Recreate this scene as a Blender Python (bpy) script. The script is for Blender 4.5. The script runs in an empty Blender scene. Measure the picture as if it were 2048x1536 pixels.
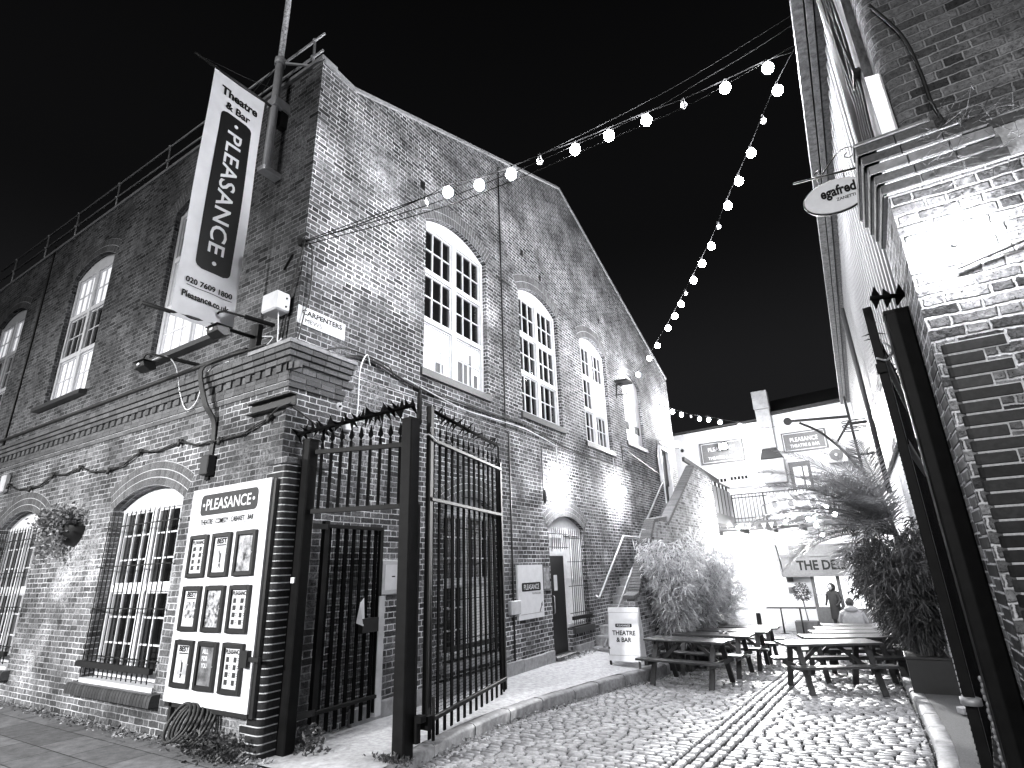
import bpy, bmesh, math, random
from mathutils import Vector, Matrix
from mathutils.geometry import tessellate_polygon
random.seed(11)
S = bpy.context.scene
# ------------------------------------------------------------------ camera
cd = bpy.data.cameras.new('camera'); cam = bpy.data.objects.new('camera', cd)
S.collection.objects.link(cam); S.camera = cam
cd.sensor_width = 36.0; cd.lens = 19.38; cd.clip_end = 500; cd.clip_start = 0.05
r_ = Vector((0.845842, 0.532452, -0.032343)); u_ = Vector((0.196159, -0.254085, 0.947081)); f_ = Vector((-0.496057, 0.807425, 0.319362))
cam.matrix_world = Matrix(((r_.x, u_.x, -f_.x, 0.0), (r_.y, u_.y, -f_.y, 0.0), (r_.z, u_.z, -f_.z, 1.68), (0, 0, 0, 1)))
# ------------------------------------------------------------------ world (night sky) and exposure
W = bpy.data.worlds.new('World'); S.world = W; W.use_nodes = True
W.node_tree.nodes['Background'].inputs[0].default_value = (0.93, 0.93, 1.0, 1)
W.node_tree.nodes['Background'].inputs[1].default_value = 1.0
_t = W.node_tree; _tc = _t.nodes.new('ShaderNodeTexCoord'); _sx = _t.nodes.new('ShaderNodeSeparateXYZ'); _t.links.new(_tc.outputs['Generated'], _sx.inputs[0])
_cr = _t.nodes.new('ShaderNodeValToRGB'); _t.links.new(_sx.outputs[2], _cr.inputs[0]); _cr.color_ramp.interpolation = 'EASE'      # town glow low in the night sky
for _p, _v in ((0.0, 0.019), (1.0, 0.0014)):
    _e = _cr.color_ramp.elements[0 if _p == 0 else 1]; _e.position = _p; _e.color = (_v * .95, _v * .95, _v, 1)
_e = _cr.color_ramp.elements.new(0.28); _e.color = (0.0120, 0.0120, 0.0128, 1)
_e = _cr.color_ramp.elements.new(0.55); _e.color = (0.0042, 0.0042, 0.0045, 1)
_t.links.new(_cr.outputs[0], _t.nodes['Background'].inputs[0])
S.view_settings.view_transform = 'Standard'; S.view_settings.look = 'None'
S.view_settings.exposure = 0.0; S.view_settings.gamma = 1.0
try:
    S.cycles.max_bounces = 5; S.cycles.diffuse_bounces = 3; S.cycles.glossy_bounces = 3; S.cycles.transmission_bounces = 3
    S.cycles.use_denoising = True; S.cycles.sample_clamp_indirect = 3.0; S.cycles.use_light_tree = True
except Exception: pass
# ------------------------------------------------------------------ street lighting
def lamp(name, kind, loc, energy, size=0.2, target=None, spot=None, blend=0.5, col=(1, 1, 1)):
    d = bpy.data.lights.new(name, kind); d.energy = energy; d.color = col
    if kind == 'AREA': d.size = size
    else: d.shadow_soft_size = size
    if spot: d.spot_size = math.radians(spot); d.spot_blend = blend
    o = bpy.data.objects.new(name, d); S.collection.objects.link(o); o.location = loc
    if target:
        o.rotation_euler = (Vector(target) - Vector(loc)).to_track_quat('-Z', 'Y').to_euler()
    return o
lamp('street_light', 'SPOT', (-6.9, -7.5, 5.4), 12500, 0.12, (-8.0, 4.0, -0.5), 76, 0.95)
lamp('street_light_far', 'SPOT', (-17.0, -7.0, 6.0), 6200, 0.15, (-12.5, 4.0, 0.6), 80, 0.8)
lamp('street_light_right', 'SPOT', (2.2, -5.5, 5.0), 2200, 0.15, (0.8, 4.2, 0.1), 68, 0.9)
lamp('street_glow', 'AREA', (-5.0, -14.0, 11.0), 1300, 6.0, (-5.0, 4.0, 5.0))

# ------------------------------------------------------------------ helpers
C = S.collection
WL = {}
def link(o, parent=None, root=Vector((0, 0, 0))):
    C.objects.link(o)
    if parent is not None: o.parent = parent
    return o
def tag(o, label=None, cat=None, group=None, kind=None):
    if label: o['label'] = label
    if cat: o['category'] = cat
    if group: o['group'] = group
    if kind: o['kind'] = kind
    return o
def thing(name, loc, label, cat, group=None, rz=0.0):
    o = bpy.data.objects.new(name, None); o.empty_display_size = 0.2; C.objects.link(o)
    o.location = loc; o.rotation_euler = (0, 0, rz); WL[o] = Vector(loc)
    return tag(o, label, cat, group)
class MB:
    def __init__(s): s.v = []; s.f = []; s.m = []; s.sm = []
    def add(s, vs, fs, mi=0, smooth=False):
        b = len(s.v); s.v += [tuple(v) for v in vs]
        for f in fs: s.f.append([b + i for i in f]); s.m.append(mi); s.sm.append(smooth)
        return s
    def box(s, x0, x1, y0, y1, z0, z1, mi=0):
        vs = [(x, y, z) for z in (z0, z1) for y in (y0, y1) for x in (x0, x1)]
        return s.add(vs, [(0, 2, 3, 1), (4, 5, 7, 6), (0, 1, 5, 4), (2, 6, 7, 3), (0, 4, 6, 2), (1, 3, 7, 5)], mi)
    def obox(s, c, sz, ax=None, mi=0):
        ax = ax or ((1, 0, 0), (0, 1, 0), (0, 0, 1)); a = [Vector(q).normalized() for q in ax]; c = Vector(c)
        vs = [c + a[0] * (sx * sz[0] / 2) + a[1] * (sy * sz[1] / 2) + a[2] * (sz_ * sz[2] / 2) for sz_ in (-1, 1) for sy in (-1, 1) for sx in (-1, 1)]
        return s.add(vs, [(0, 2, 3, 1), (4, 5, 7, 6), (0, 1, 5, 4), (2, 6, 7, 3), (0, 4, 6, 2), (1, 3, 7, 5)], mi)
    def bar(s, p, q, w, h=None, mi=0, up=(0, 0, 1)):
        p = Vector(p); q = Vector(q); d = (q - p); L = d.length; d.normalize(); h = h or w
        x = d.cross(Vector(up)); 
        if x.length < 1e-4: x = d.cross(Vector((0, 1, 0)))
        x.normalize(); y = x.cross(d)
        return s.obox((p + q) / 2, (L, w, h), (d, x, y), mi)
    def tube(s, pts, r, n=8, mi=0, cap=True, smooth=True):
        pts = [Vector(p) for p in pts]; rs = r if isinstance(r, (list, tuple)) else [r] * len(pts)
        b = len(s.v); prev = None
        for i, p in enumerate(pts):
            t = (pts[min(i + 1, len(pts) - 1)] - pts[max(i - 1, 0)])
            if t.length < 1e-9: t = Vector((0, 0, 1))
            t.normalize()
            if prev is None:
                a = t.cross(Vector((0, 0, 1)))
                if a.length < .05: a = t.cross(Vector((1, 0, 0)))
            else: a = prev - t * prev.dot(t)
            if a.length < 1e-5: a = t.orthogonal()
            a.normalize(); prev = a; c = t.cross(a)
            for k in range(n):
                th = 2 * math.pi * k / n; s.v.append(tuple(p + (a * math.cos(th) + c * math.sin(th)) * rs[i]))
        for i in range(len(pts) - 1):
            for k in range(n):
                s.f.append([b + i * n + k, b + i * n + (k + 1) % n, b + (i + 1) * n + (k + 1) % n, b + (i + 1) * n + k]); s.m.append(mi); s.sm.append(smooth)
        if cap:
            s.f.append([b + k for k in range(n)][::-1]); s.m.append(mi); s.sm.append(False)
            s.f.append([b + (len(pts) - 1) * n + k for k in range(n)]); s.m.append(mi); s.sm.append(False)
        return s
    def sphere(s, c, r, mi=0, nu=12, nv=8, sc=(1, 1, 1)):
        b = len(s.v)
        for j in range(nv + 1):
            ph = math.pi * j / nv
            for i in range(nu):
                th = 2 * math.pi * i / nu
                s.v.append((c[0] + r * sc[0] * math.sin(ph) * math.cos(th), c[1] + r * sc[1] * math.sin(ph) * math.sin(th), c[2] + r * sc[2] * math.cos(ph)))
        for j in range(nv):
            for i in range(nu):
                s.f.append([b + j * nu + i, b + (j + 1) * nu + i, b + (j + 1) * nu + (i + 1) % nu, b + j * nu + (i + 1) % nu]); s.m.append(mi); s.sm.append(True)
        return s
    def prism(s, poly, vec, mi=0, smooth=False):
        """poly: list of 3D pts, extruded by vec"""
        n = len(poly); vec = Vector(vec); vs = [Vector(p) for p in poly]; vs += [p + vec for p in vs]
        return s.add(vs, [list(range(n))[::-1], list(range(n, 2 * n))] + [(i, (i + 1) % n, n + (i + 1) % n, n + i) for i in range(n)], mi, smooth)
    def build(s, name, mats, parent=None, off=None, bevel=0.0):
        me = bpy.data.meshes.new(name)
        o0 = off if off is not None else (WL.get(parent, Vector((0, 0, 0))) if parent is not None else Vector((0, 0, 0)))
        me.from_pydata([(a - o0.x, b - o0.y, c - o0.z) for a, b, c in s.v], [], s.f)
        if not isinstance(mats, (list, tuple)): mats = [mats]
        for m in mats: me.materials.append(m)
        me.polygons.foreach_set('material_index', s.m); me.polygons.foreach_set('use_smooth', s.sm); me.update()
        if bevel > 0:
            bm = bmesh.new(); bm.from_mesh(me); bmesh.ops.remove_doubles(bm, verts=bm.verts, dist=1e-5)
            es = [e for e in bm.edges if len(e.link_faces) == 2 and e.calc_face_angle(0) > 0.6]
            bmesh.ops.bevel(bm, geom=es, offset=bevel, segments=1, affect='EDGES', clamp_overlap=True); bm.to_mesh(me); bm.free()
        o = bpy.data.objects.new(name, me); link(o, parent); WL[o] = o0
        return o
def solo(mb, name, mats, base, label, cat, group=None, bevel=0.0, rz=0):
    o = mb.build(name, mats, None, off=Vector(base), bevel=bevel); o.location = base
    return tag(o, label, cat, group)
def struct(mb, name, mats, kind='structure', label=None):
    o = mb.build(name, mats); o['kind'] = kind
    return o
def text(s, mat, parent, c, w, right, up, h=None, bold=0.0, name='lettering', depth=0.002, shear=0.0, sp=1.0):
    cu = bpy.data.curves.new('t', 'FONT'); cu.body = s; cu.align_x = 'CENTER'; cu.align_y = 'CENTER'; cu.offset = bold; cu.shear = shear; cu.space_character = sp
    cu.resolution_u = 3; cu.extrude = 0.0
    ob = bpy.data.objects.new('t', cu); C.objects.link(ob); bpy.context.view_layer.update()
    me = bpy.data.meshes.new_from_object(ob.evaluated_get(bpy.context.evaluated_depsgraph_get()))
    bpy.data.objects.remove(ob); bpy.data.curves.remove(cu)
    xs = [v.co.x for v in me.vertices]; ys = [v.co.y for v in me.vertices]
    cx, cy = (min(xs) + max(xs)) / 2, (min(ys) + max(ys)) / 2; sx = w / (max(xs) - min(xs)); sy = (h / (max(ys) - min(ys))) if h else sx
    R = Vector(right).normalized(); U = Vector(up).normalized(); N = R.cross(U); c = Vector(c); off = WL.get(parent, Vector((0, 0, 0)))
    for v in me.vertices:
        p = c + R * ((v.co.x - cx) * sx) + U * ((v.co.y - cy) * sy) + N * depth; v.co = p - off
    me.materials.clear(); me.materials.append(mat); me.name = name
    o = bpy.data.objects.new(name, me); link(o, parent); WL[o] = off
    return o
def rrect(cx, cy, w, h, r, n=5):
    pts = []
    for (sx, sy, a0) in ((1, 1, 0), (-1, 1, 90), (-1, -1, 180), (1, -1, 270)):
        for k in range(n + 1):
            a = math.radians(a0 + 90 * k / n); pts.append((cx + sx * (w / 2 - r) + r * math.cos(a), cy + sy * (h / 2 - r) + r * math.sin(a)))
    return pts
def plate(mb, c, right, up, poly, t=0.003, mi=0):
    R = Vector(right).normalized(); U = Vector(up).normalized(); N = R.cross(U); c = Vector(c)
    return mb.prism([c + R * x + U * y for x, y in poly], N * t, mi)
def copy_tree(o, parent=None, top=True):
    c = o.copy(); C.objects.link(c); WL[c] = WL.get(o, Vector((0, 0, 0)))
    if parent is not None: c.parent = parent
    for ch in [k for k in bpy.data.objects if k.parent == o]: copy_tree(ch, c)
    return c

# ------------------------------------------------------------------ materials
TINT = (0.965, 0.97, 1.0)
def g(v, a=1): return (v * TINT[0], v * TINT[1], v * TINT[2], a)
class NT:
    def __init__(s, name):
        s.mat = bpy.data.materials.new(name); s.mat.use_nodes = True; s.t = s.mat.node_tree; s.b = s.t.nodes['Principled BSDF']
    def n(s, ty, **kw):
        nd = s.t.nodes.new(ty)
        for k, v in kw.items(): setattr(nd, k, v)
        return nd
    def l(s, a, b): s.t.links.new(a, b)
    def m(s, op, a, b=None, c=None, clamp=False):
        nd = s.n('ShaderNodeMath', operation=op); nd.use_clamp = clamp
        for i, v in enumerate((a, b, c)):
            if v is None: continue
            if isinstance(v, (int, float)): nd.inputs[i].default_value = v
            else: s.l(v, nd.inputs[i])
        return nd.outputs[0]
    def noise(s, vec, scale, detail=3, rough=0.6, dim='3D'):
        nd = s.n('ShaderNodeTexNoise'); nd.inputs['Scale'].default_value = scale; nd.inputs['Detail'].default_value = detail; nd.inputs['Roughness'].default_value = rough
        if vec is not None: s.l(vec, nd.inputs['Vector'])
        return nd.outputs['Fac']
    def ramp(s, fac, lo, hi, a=0.0, b=1.0):
        nd = s.n('ShaderNodeMapRange'); nd.inputs['From Min'].default_value = lo; nd.inputs['From Max'].default_value = hi
        nd.inputs['To Min'].default_value = a; nd.inputs['To Max'].default_value = b; s.l(fac, nd.inputs['Value']); return nd.outputs[0]
    def mix(s, fac, a, b):
        nd = s.n('ShaderNodeMix', data_type='FLOAT')
        for i, v in ((0, fac), (2, a), (3, b)):
            if isinstance(v, (int, float)): nd.inputs[i].default_value = v
            else: s.l(v, nd.inputs[i])
        return nd.outputs[0]
    def grey(s, v):
        nd = s.n('ShaderNodeCombineColor')
        for i, t in enumerate(TINT): s.l(s.m('MULTIPLY', v, t), nd.inputs[i])
        return nd.outputs[0]
    def pos(s): return s.n('ShaderNodeNewGeometry').outputs['Position']
    def bump(s, h, dist, strength=1.0):
        nd = s.n('ShaderNodeBump'); nd.inputs['Distance'].default_value = dist; nd.inputs['Strength'].default_value = strength
        s.l(h, nd.inputs['Height']); s.l(nd.outputs[0], s.b.inputs['Normal'])
def brick(name, lo, hi, mort, eff=0.25, pit=0.3, rough=0.85, mw=0.0052, burnt=0.35, paint=None, bump=0.006, effs=0.7, mortvar=0.5, dist=1.0, blotch=0.35):
    t = NT(name); P = t.pos(); ge = t.n('ShaderNodeNewGeometry'); sx = t.n('ShaderNodeSeparateXYZ'); t.l(P, sx.inputs[0])
    sn = t.n('ShaderNodeSeparateXYZ'); t.l(ge.outputs['True Normal'], sn.inputs[0])
    isx = t.m('GREATER_THAN', t.m('ABSOLUTE', sn.outputs[0]), 0.7)
    isz = t.m('GREATER_THAN', t.m('ABSOLUTE', sn.outputs[2]), 0.8)
    n1 = t.noise(P, 5.0, 2); n2 = t.noise(P, 34.0, 3, 0.65); n3 = t.noise(P, 90.0, 2); n4 = t.noise(P, effs, 4, 0.65)
    u = t.m('ADD', t.mix(isx, sx.outputs[0], sx.outputs[1]), t.m('MULTIPLY', t.m('SUBTRACT', n2, 0.5), 0.014 * dist))
    v0 = t.mix(isz, sx.outputs[2], sx.outputs[1])
    v = t.m('ADD', v0, t.m('MULTIPLY', t.m('SUBTRACT', n1, 0.5), 0.016 * dist))
    v = t.m('ADD', v, t.m('MULTIPLY', t.m('SUBTRACT', n2, 0.5), 0.010 * dist))
    vv = t.m('DIVIDE', v, 0.075); row = t.m('FLOOR', vv); fv = t.m('SUBTRACT', vv, row)
    uu = t.m('ADD', t.m('DIVIDE', u, 0.3375), t.m('MULTIPLY', t.m('MODULO', t.m('ABSOLUTE', row), 2.0), 0.5))
    fl = t.m('FLOOR', uu); fu = t.m('SUBTRACT', uu, fl)
    du = t.m('MULTIPLY', t.m('MINIMUM', t.m('MINIMUM', fu, t.m('SUBTRACT', 1.0, fu)), t.m('ABSOLUTE', t.m('SUBTRACT', fu, 0.667))), 0.3375)
    dv = t.m('MULTIPLY', t.m('MINIMUM', fv, t.m('SUBTRACT', 1.0, fv)), 0.075)
    d = t.m('MINIMUM', du, dv)
    br = t.ramp(d, mw - 0.0018, mw + 0.0018)   # 1 = brick
    idv = t.n('ShaderNodeCombineXYZ'); t.l(t.m('ADD', t.m('MULTIPLY', fl, 2.0), t.m('GREATER_THAN', fu, 0.667)), idv.inputs[0]); t.l(row, idv.inputs[1])
    wn = t.n('ShaderNodeTexWhiteNoise', noise_dimensions='2D'); t.l(idv.outputs[0], wn.inputs['Vector']); rnd = wn.outputs['Value']
    c = t.m('ADD', lo, t.m('MULTIPLY', rnd, hi - lo))
    c = t.m('MULTIPLY', c, t.ramp(t.m('GREATER_THAN', t.m('FRACT', t.m('MULTIPLY', rnd, 17.3)), 0.8), 0, 1, 1.0, burnt))
    c = t.m('MULTIPLY', c, t.ramp(n2, 0.3, 0.7, 0.6, 1.4))
    c = t.m('MULTIPLY', c, t.ramp(n3, 0.30, 0.42, 1 - pit, 1.0))
    c = t.m('ADD', c, t.m('MULTIPLY', t.m('MULTIPLY', t.ramp(n4, 0.52, 0.72), t.ramp(n2, 0.38, 0.62)), eff))
    mo = t.m('MULTIPLY', mort, t.ramp(t.noise(P, 2.2, 3), 0.35, 0.65, 1 - mortvar, 1.15))
    col = t.mix(br, mo, c)
    col = t.m('MULTIPLY', col, t.ramp(t.noise(P, 0.9, 5, 0.7), 0.36, 0.64, 1 - blotch, 1 + blotch))
    if paint is not None:
        col = t.mix(t.ramp(t.noise(P, 3.0, 5, 0.7), 0.62, 0.70), paint, t.m('MULTIPLY', paint, 0.55))
    t.l(t.grey(col), t.b.inputs['Base Color']); t.b.inputs['Roughness'].default_value = rough; t.b.inputs['Specular IOR Level'].default_value = 0.06
    hgt = t.m('ADD', t.m('MULTIPLY', t.ramp(d, mw - 0.003, mw + 0.005), 1.0), t.m('MULTIPLY', n2, 0.7))
    t.bump(hgt, bump); return t.mat
def plain(name, v, rough=0.6, var=0.3, scale=12, metal=0.0, bump=0.0, isl=0.0, spec=0.5, stretch=None, tint=True, em=0.0):
    t = NT(name); P = t.pos()
    if stretch:
        mp = t.n('ShaderNodeMapping'); mp.inputs['Scale'].default_value = stretch; t.l(P, mp.inputs[0]); P = mp.outputs[0]
    n = t.noise(P, scale, 4, 0.65); c = t.m('MULTIPLY', v, t.ramp(n, 0.3, 0.7, 1 - var, 1 + var))
    if isl > 0:
        ge = t.n('ShaderNodeNewGeometry'); c = t.m('MULTIPLY', c, t.ramp(ge.outputs['Random Per Island'], 0, 1, 1 - isl, 1 + isl))
    t.l(t.grey(c), t.b.inputs['Base Color']); t.b.inputs['Roughness'].default_value = rough; t.b.inputs['Metallic'].default_value = metal
    t.b.inputs['Specular IOR Level'].default_value = spec
    if em: t.b.inputs['Emission Color'].default_value = g(1); t.b.inputs['Emission Strength'].default_value = em
    if bump: t.bump(n, bump)
    return t.mat
M = {}
M['brick_street'] = brick('brick_street', 0.065, 0.145, 0.44, burnt=0.62, eff=0.34, blotch=0.5, dist=1.25, mortvar=0.6, mw=0.0060, pit=0.5)
M['brick_upper'] = brick('brick_upper', 0.05, 0.12, 0.24, burnt=0.6, eff=0.08, pit=0.5)
M['brick_gable'] = brick('brick_gable', 0.045, 0.135, 0.58, burnt=0.55, eff=0.20, blotch=0.45, mortvar=0.6, dist=1.2, mw=0.0064, pit=0.55, bump=0.008)
M['brick_right'] = brick('brick_right', 0.08, 0.26, 0.62, eff=0.40, pit=0.8, mw=0.0065, bump=0.014, dist=1.8, effs=2.2, blotch=0.25)
M['brick_right_up'] = brick('brick_right_up', 0.09, 0.20, 0.36, burnt=0.5, eff=0.15, pit=0.8, bump=0.010, dist=1.5)
M['brick_stair'] = brick('brick_stair', 0.10, 0.26, 0.5, eff=0.2)
M['brick_white'] = brick('brick_white', 0.5, 0.7, 0.5, paint=0.72, bump=0.006)
M['glazed'] = plain('glazed_brick', 0.022, 0.42, 0.35, 30, isl=0.45, bump=0.0008, spec=0.08)
M['vouss'] = plain('arch_brick', 0.085, 0.9, 0.35, 40, isl=0.3, bump=0.002)
M['sillbrick'] = plain('sill_brick', 0.04, 0.4, 0.3, 40, isl=0.35, bump=0.002)
M['mortar'] = plain('mortar', 0.46, 0.95, 0.25, 40, bump=0.003)
M['enamel'] = plain('white_enamel', 0.90, 0.4, 0.06, 14)
M['stone'] = plain('stone', 0.24, 0.85, 0.3, 9, bump=0.003)
M['whitepaint'] = plain('white_paint', 0.62, 0.5, 0.08, 7)
M['greypaint'] = plain('grey_paint', 0.45, 0.55, 0.15, 7)
M['frame'] = plain('window_paint', 0.66, 0.5, 0.1, 9)
M['black'] = plain('black_paint', 0.005, 0.5, 0.5, 18, bump=0.0008)
M['blackgate'] = plain('gate_paint', 0.004, 0.55, 0.5, 9, bump=0.001, spec=0.12)
M['gatebar'] = plain('gate_bar_paint', 0.005, 1.0, 0.4, 9, spec=0.02)
M['iron'] = plain('iron', 0.008, 0.6, 0.4, 20, metal=0.3)
M['galv'] = plain('galvanised', 0.30, 0.45, 0.25, 14, metal=0.4)
M['rust'] = plain('rusty_pole', 0.42, 0.8, 0.8, 26, bump=0.002)
M['cable'] = plain('cable', 0.012, 0.6, 0.2)
M['whitecable'] = plain('white_cable', 0.7, 0.5, 0.1)
M['concrete'] = plain('concrete', 0.36, 0.9, 0.3, 14, bump=0.007)
M['asphalt'] = plain('asphalt', 0.05, 0.9, 0.5, 60, bump=0.006)
M['kerb'] = plain('kerb_stone', 0.19, 0.7, 0.35, 14, bump=0.006, isl=0.15)
M['sett'] = plain('granite_sett', 0.23, 0.5, 0.38, 26, bump=0.005, isl=0.28, spec=0.5)
M['settside'] = plain('grit_and_shade_side', 0.05, 0.95, 0.4, 40)  # grit plus joint shade, both put into the colour of the sett sides
M['settbed'] = plain('joint_grit', 0.008, 0.95, 0.4, 60, bump=0.004)
M['wood'] = plain('weathered_wood', 0.030, 0.30, 0.35, 20, stretch=(1, 8, 8), bump=0.001)
M['woodleg'] = plain('dark_wood', 0.022, 0.6, 0.35, 20)
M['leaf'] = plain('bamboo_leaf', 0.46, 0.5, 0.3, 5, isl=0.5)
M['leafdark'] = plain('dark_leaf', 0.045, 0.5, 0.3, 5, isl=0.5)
M['ivy'] = plain('ivy_leaf', 0.16, 0.5, 0.3, 8, isl=0.6)
M['wire'] = plain('thin_wire', 0.004, 0.9, 0.2, spec=0.04)
M['palm'] = plain('palm_leaf', 0.13, 0.5, 0.3, 5, isl=0.4)
M['stem'] = plain('stem', 0.05, 0.7, 0.3)
M['litter'] = plain('leaf_litter', 0.20, 0.8, 0.3, 30, isl=0.8)
M['weed'] = plain('dry_weed', 0.12, 0.8, 0.3, 30, isl=0.6)
M['corr'] = plain('corrugated_sheet', 0.10, 0.4, 0.10, 3, stretch=(1, 3, 0.3), metal=0.0)
M['render'] = plain('worn_render', 0.13, 0.9, 0.6, 24, bump=0.006, stretch=(1.0, 1.0, 0.35))
M['gutter'] = plain('old_gutter', 0.10, 0.55, 0.8, 16, bump=0.004)
M['boxmetal'] = plain('duct_metal', 0.28, 0.45, 0.2, 5)
M['roof'] = plain('slate_roof', 0.02, 0.8, 0.3, 8)
M['ink'] = plain('black_ink', 0.005, 0.6, 0.1, spec=0.2)
M['inkgrey'] = plain('grey_ink', 0.028, 0.6, 0.2, spec=0.3)
M['midgrey'] = plain('mid_grey', 0.10, 0.6, 0.2)
M['paper'] = plain('paper', 0.60, 0.6, 0.06)
M['banner'] = plain('banner_cloth', 0.60, 0.7, 0.06, 4)
M['coat_dark'] = plain('dark_coat', 0.012, 0.8, 0.2)
M['coat_light'] = plain('quilted_coat', 0.32, 0.6, 0.15)
M['skin'] = plain('skin', 0.35, 0.55, 0.05)
M['hair'] = plain('hair', 0.03, 0.6, 0.2)
M['bulb'] = plain('lit_bulb', 0.8, 0.3, 0.0, em=800.0)
M['bulb_small'] = plain('lit_bulb_small', 0.8, 0.3, 0.0, em=120.0)
M['bulboff'] = plain('unlit_bulb', 0.6, 0.15, 0.0)
M['bulkhead'] = plain('bulkhead_glass', 0.8, 0.3, 0.0, em=3000.0)
M['bulb_tiny'] = plain('tiny_lit_bulb', 0.8, 0.3, 0.0, em=60.0)
M['floodglass'] = plain('flood_lens', 0.8, 0.3, 0.0, em=60.0)
M['walllamp'] = plain('wall_lamp_glass', 0.8, 0.3, 0.0, em=650.0)
M['litpane'] = plain('lit_pane', 0.6, 0.3, 0.0, em=0.70)
M['litpane_soft'] = plain('softly_lit_pane', 0.4, 0.25, 0.2, em=0.30)
M['glass'] = plain('dark_glass', 0.006, 0.06, 0.0, spec=0.8)
M['pub_glow'] = plain('shop_light', 0.6, 0.5, 0.1, em=1.6)
def translucent(m, f, v):
    t = m.node_tree; out = t.nodes['Material Output']; b = t.nodes['Principled BSDF']; tr = t.nodes.new('ShaderNodeBsdfTranslucent'); tr.inputs[0].default_value = g(v); mx = t.nodes.new('ShaderNodeMixShader'); mx.inputs[0].default_value = f
    t.links.new(b.outputs[0], mx.inputs[1]); t.links.new(tr.outputs[0], mx.inputs[2]); t.links.new(mx.outputs[0], out.inputs[0])
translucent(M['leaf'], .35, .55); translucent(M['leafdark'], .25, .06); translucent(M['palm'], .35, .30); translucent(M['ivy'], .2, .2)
def poster(name, seed, lo=0.03, hi=0.6, sc=14.0, th=0.5):
    t = NT(name); P = t.pos(); mp = t.n('ShaderNodeMapping'); mp.inputs['Location'].default_value = (seed * 3.1, seed * 1.7, seed * 5.3); t.l(P, mp.inputs[0])
    n = t.noise(mp.outputs[0], sc, 5, 0.7); c = t.ramp(n, th - 0.12, th + 0.12, lo, hi)
    t.l(t.grey(c), t.b.inputs['Base Color']); t.b.inputs['Roughness'].default_value = 0.3; return t.mat
# ------------------------------------------------------------------ ground and paving
def cz(Y): return -0.10 - 0.04 * (max(Y, 4.5) - 4.5) + (0.0 if Y > 4.5 else 0.0)
KL = [(-4.02, 4.3), (-4.10, 4.62), (-4.25, 4.98), (-4.38, 5.8), (-4.46, 6.76), (-4.45, 7.66), (-4.33, 8.6), (-4.22, 9.91), (-4.0, 11.1), (-3.9, 12.0)]
def kx(Y):
    for (a, ya), (b, yb) in zip(KL, KL[1:]):
        if ya <= Y <= yb: return a + (b - a) * (Y - ya) / (yb - ya)
    return KL[0][0] if Y < KL[0][1] else KL[-1][0]
def kz(Y): return -0.025 * max(0, Y - 4.5)
mb = MB(); ys = [-150, -20, 4.5, 12, 26, 40, 200]
for i in range(len(ys) - 1):
    za = cz(min(ys[i], 40)) - 0.06; zb = cz(min(ys[i + 1], 40)) - 0.06
    mb.add([(-200, ys[i], za), (200, ys[i], za), (200, ys[i + 1], zb), (-200, ys[i + 1], zb)], [(0, 1, 2, 3)])
struct(mb, 'ground', M['settbed'])
# street slabs
t = NT('paving_slabs'); P = t.pos(); bt = t.n('ShaderNodeTexBrick'); t.l(P, bt.inputs['Vector']); bt.inputs['Scale'].default_value = 1.0
bt.inputs['Brick Width'].default_value = 0.75; bt.inputs['Row Height'].default_value = 0.45; bt.inputs['Mortar Size'].default_value = 0.006
bt.inputs['Color1'].default_value = (0.10, 0.10, 0.10, 1); bt.inputs['Color2'].default_value = (0.165, 0.165, 0.165, 1); bt.inputs['Mortar'].default_value = (0.012, 0.012, 0.012, 1)
sc_ = t.n('ShaderNodeSeparateColor'); t.l(bt.outputs['Color'], sc_.inputs[0]); nn = t.noise(P, 7, 5, 0.7)
t.l(t.grey(t.m('MULTIPLY', sc_.outputs[0], t.ramp(nn, 0.3, 0.7, 0.6, 1.4))), t.b.inputs['Base Color']); t.b.inputs['Roughness'].default_value = 0.75
t.bump(t.m('ADD', t.noise(P, 40, 3), t.m('MULTIPLY', sc_.outputs[0], 4.0)), 0.004)
M['slabs'] = t.mat
mb = MB(); mb.box(-32, -5.35, -1.5, 3.99, -0.3, 0.0); mb.box(-5.35, -4.15, -1.5, 3.85, -0.3, -0.004)
struct(mb, 'street_pavement', M['slabs'])
mb = MB(); mb.box(-60, 40, -13, -1.65, -0.4, -0.13); struct(mb, 'street_road', M['asphalt'])
# concrete footway along the gable, cross-falling to the kerb
mb = MB(); N = 34; Ys = [3.86 + (12.6 - 3.86) * i / N for i in range(N + 1)]; vs = []; fs = []
for Y in Ys:
    xk = kx(Y) - 0.15
    for q in range(5):
        a = q / 4; x = -5.75 + (xk + 5.75) * a; vs.append((x, Y, 0.004 + kz(Y) * a + random.uniform(-.004, .004)))
for i in range(N):
    for q in range(4): b = i * 5 + q; fs.append((b, b + 1, b + 6, b + 5))
mb.add(vs, fs, 0, True); struct(mb, 'footway', M['concrete'])
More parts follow.
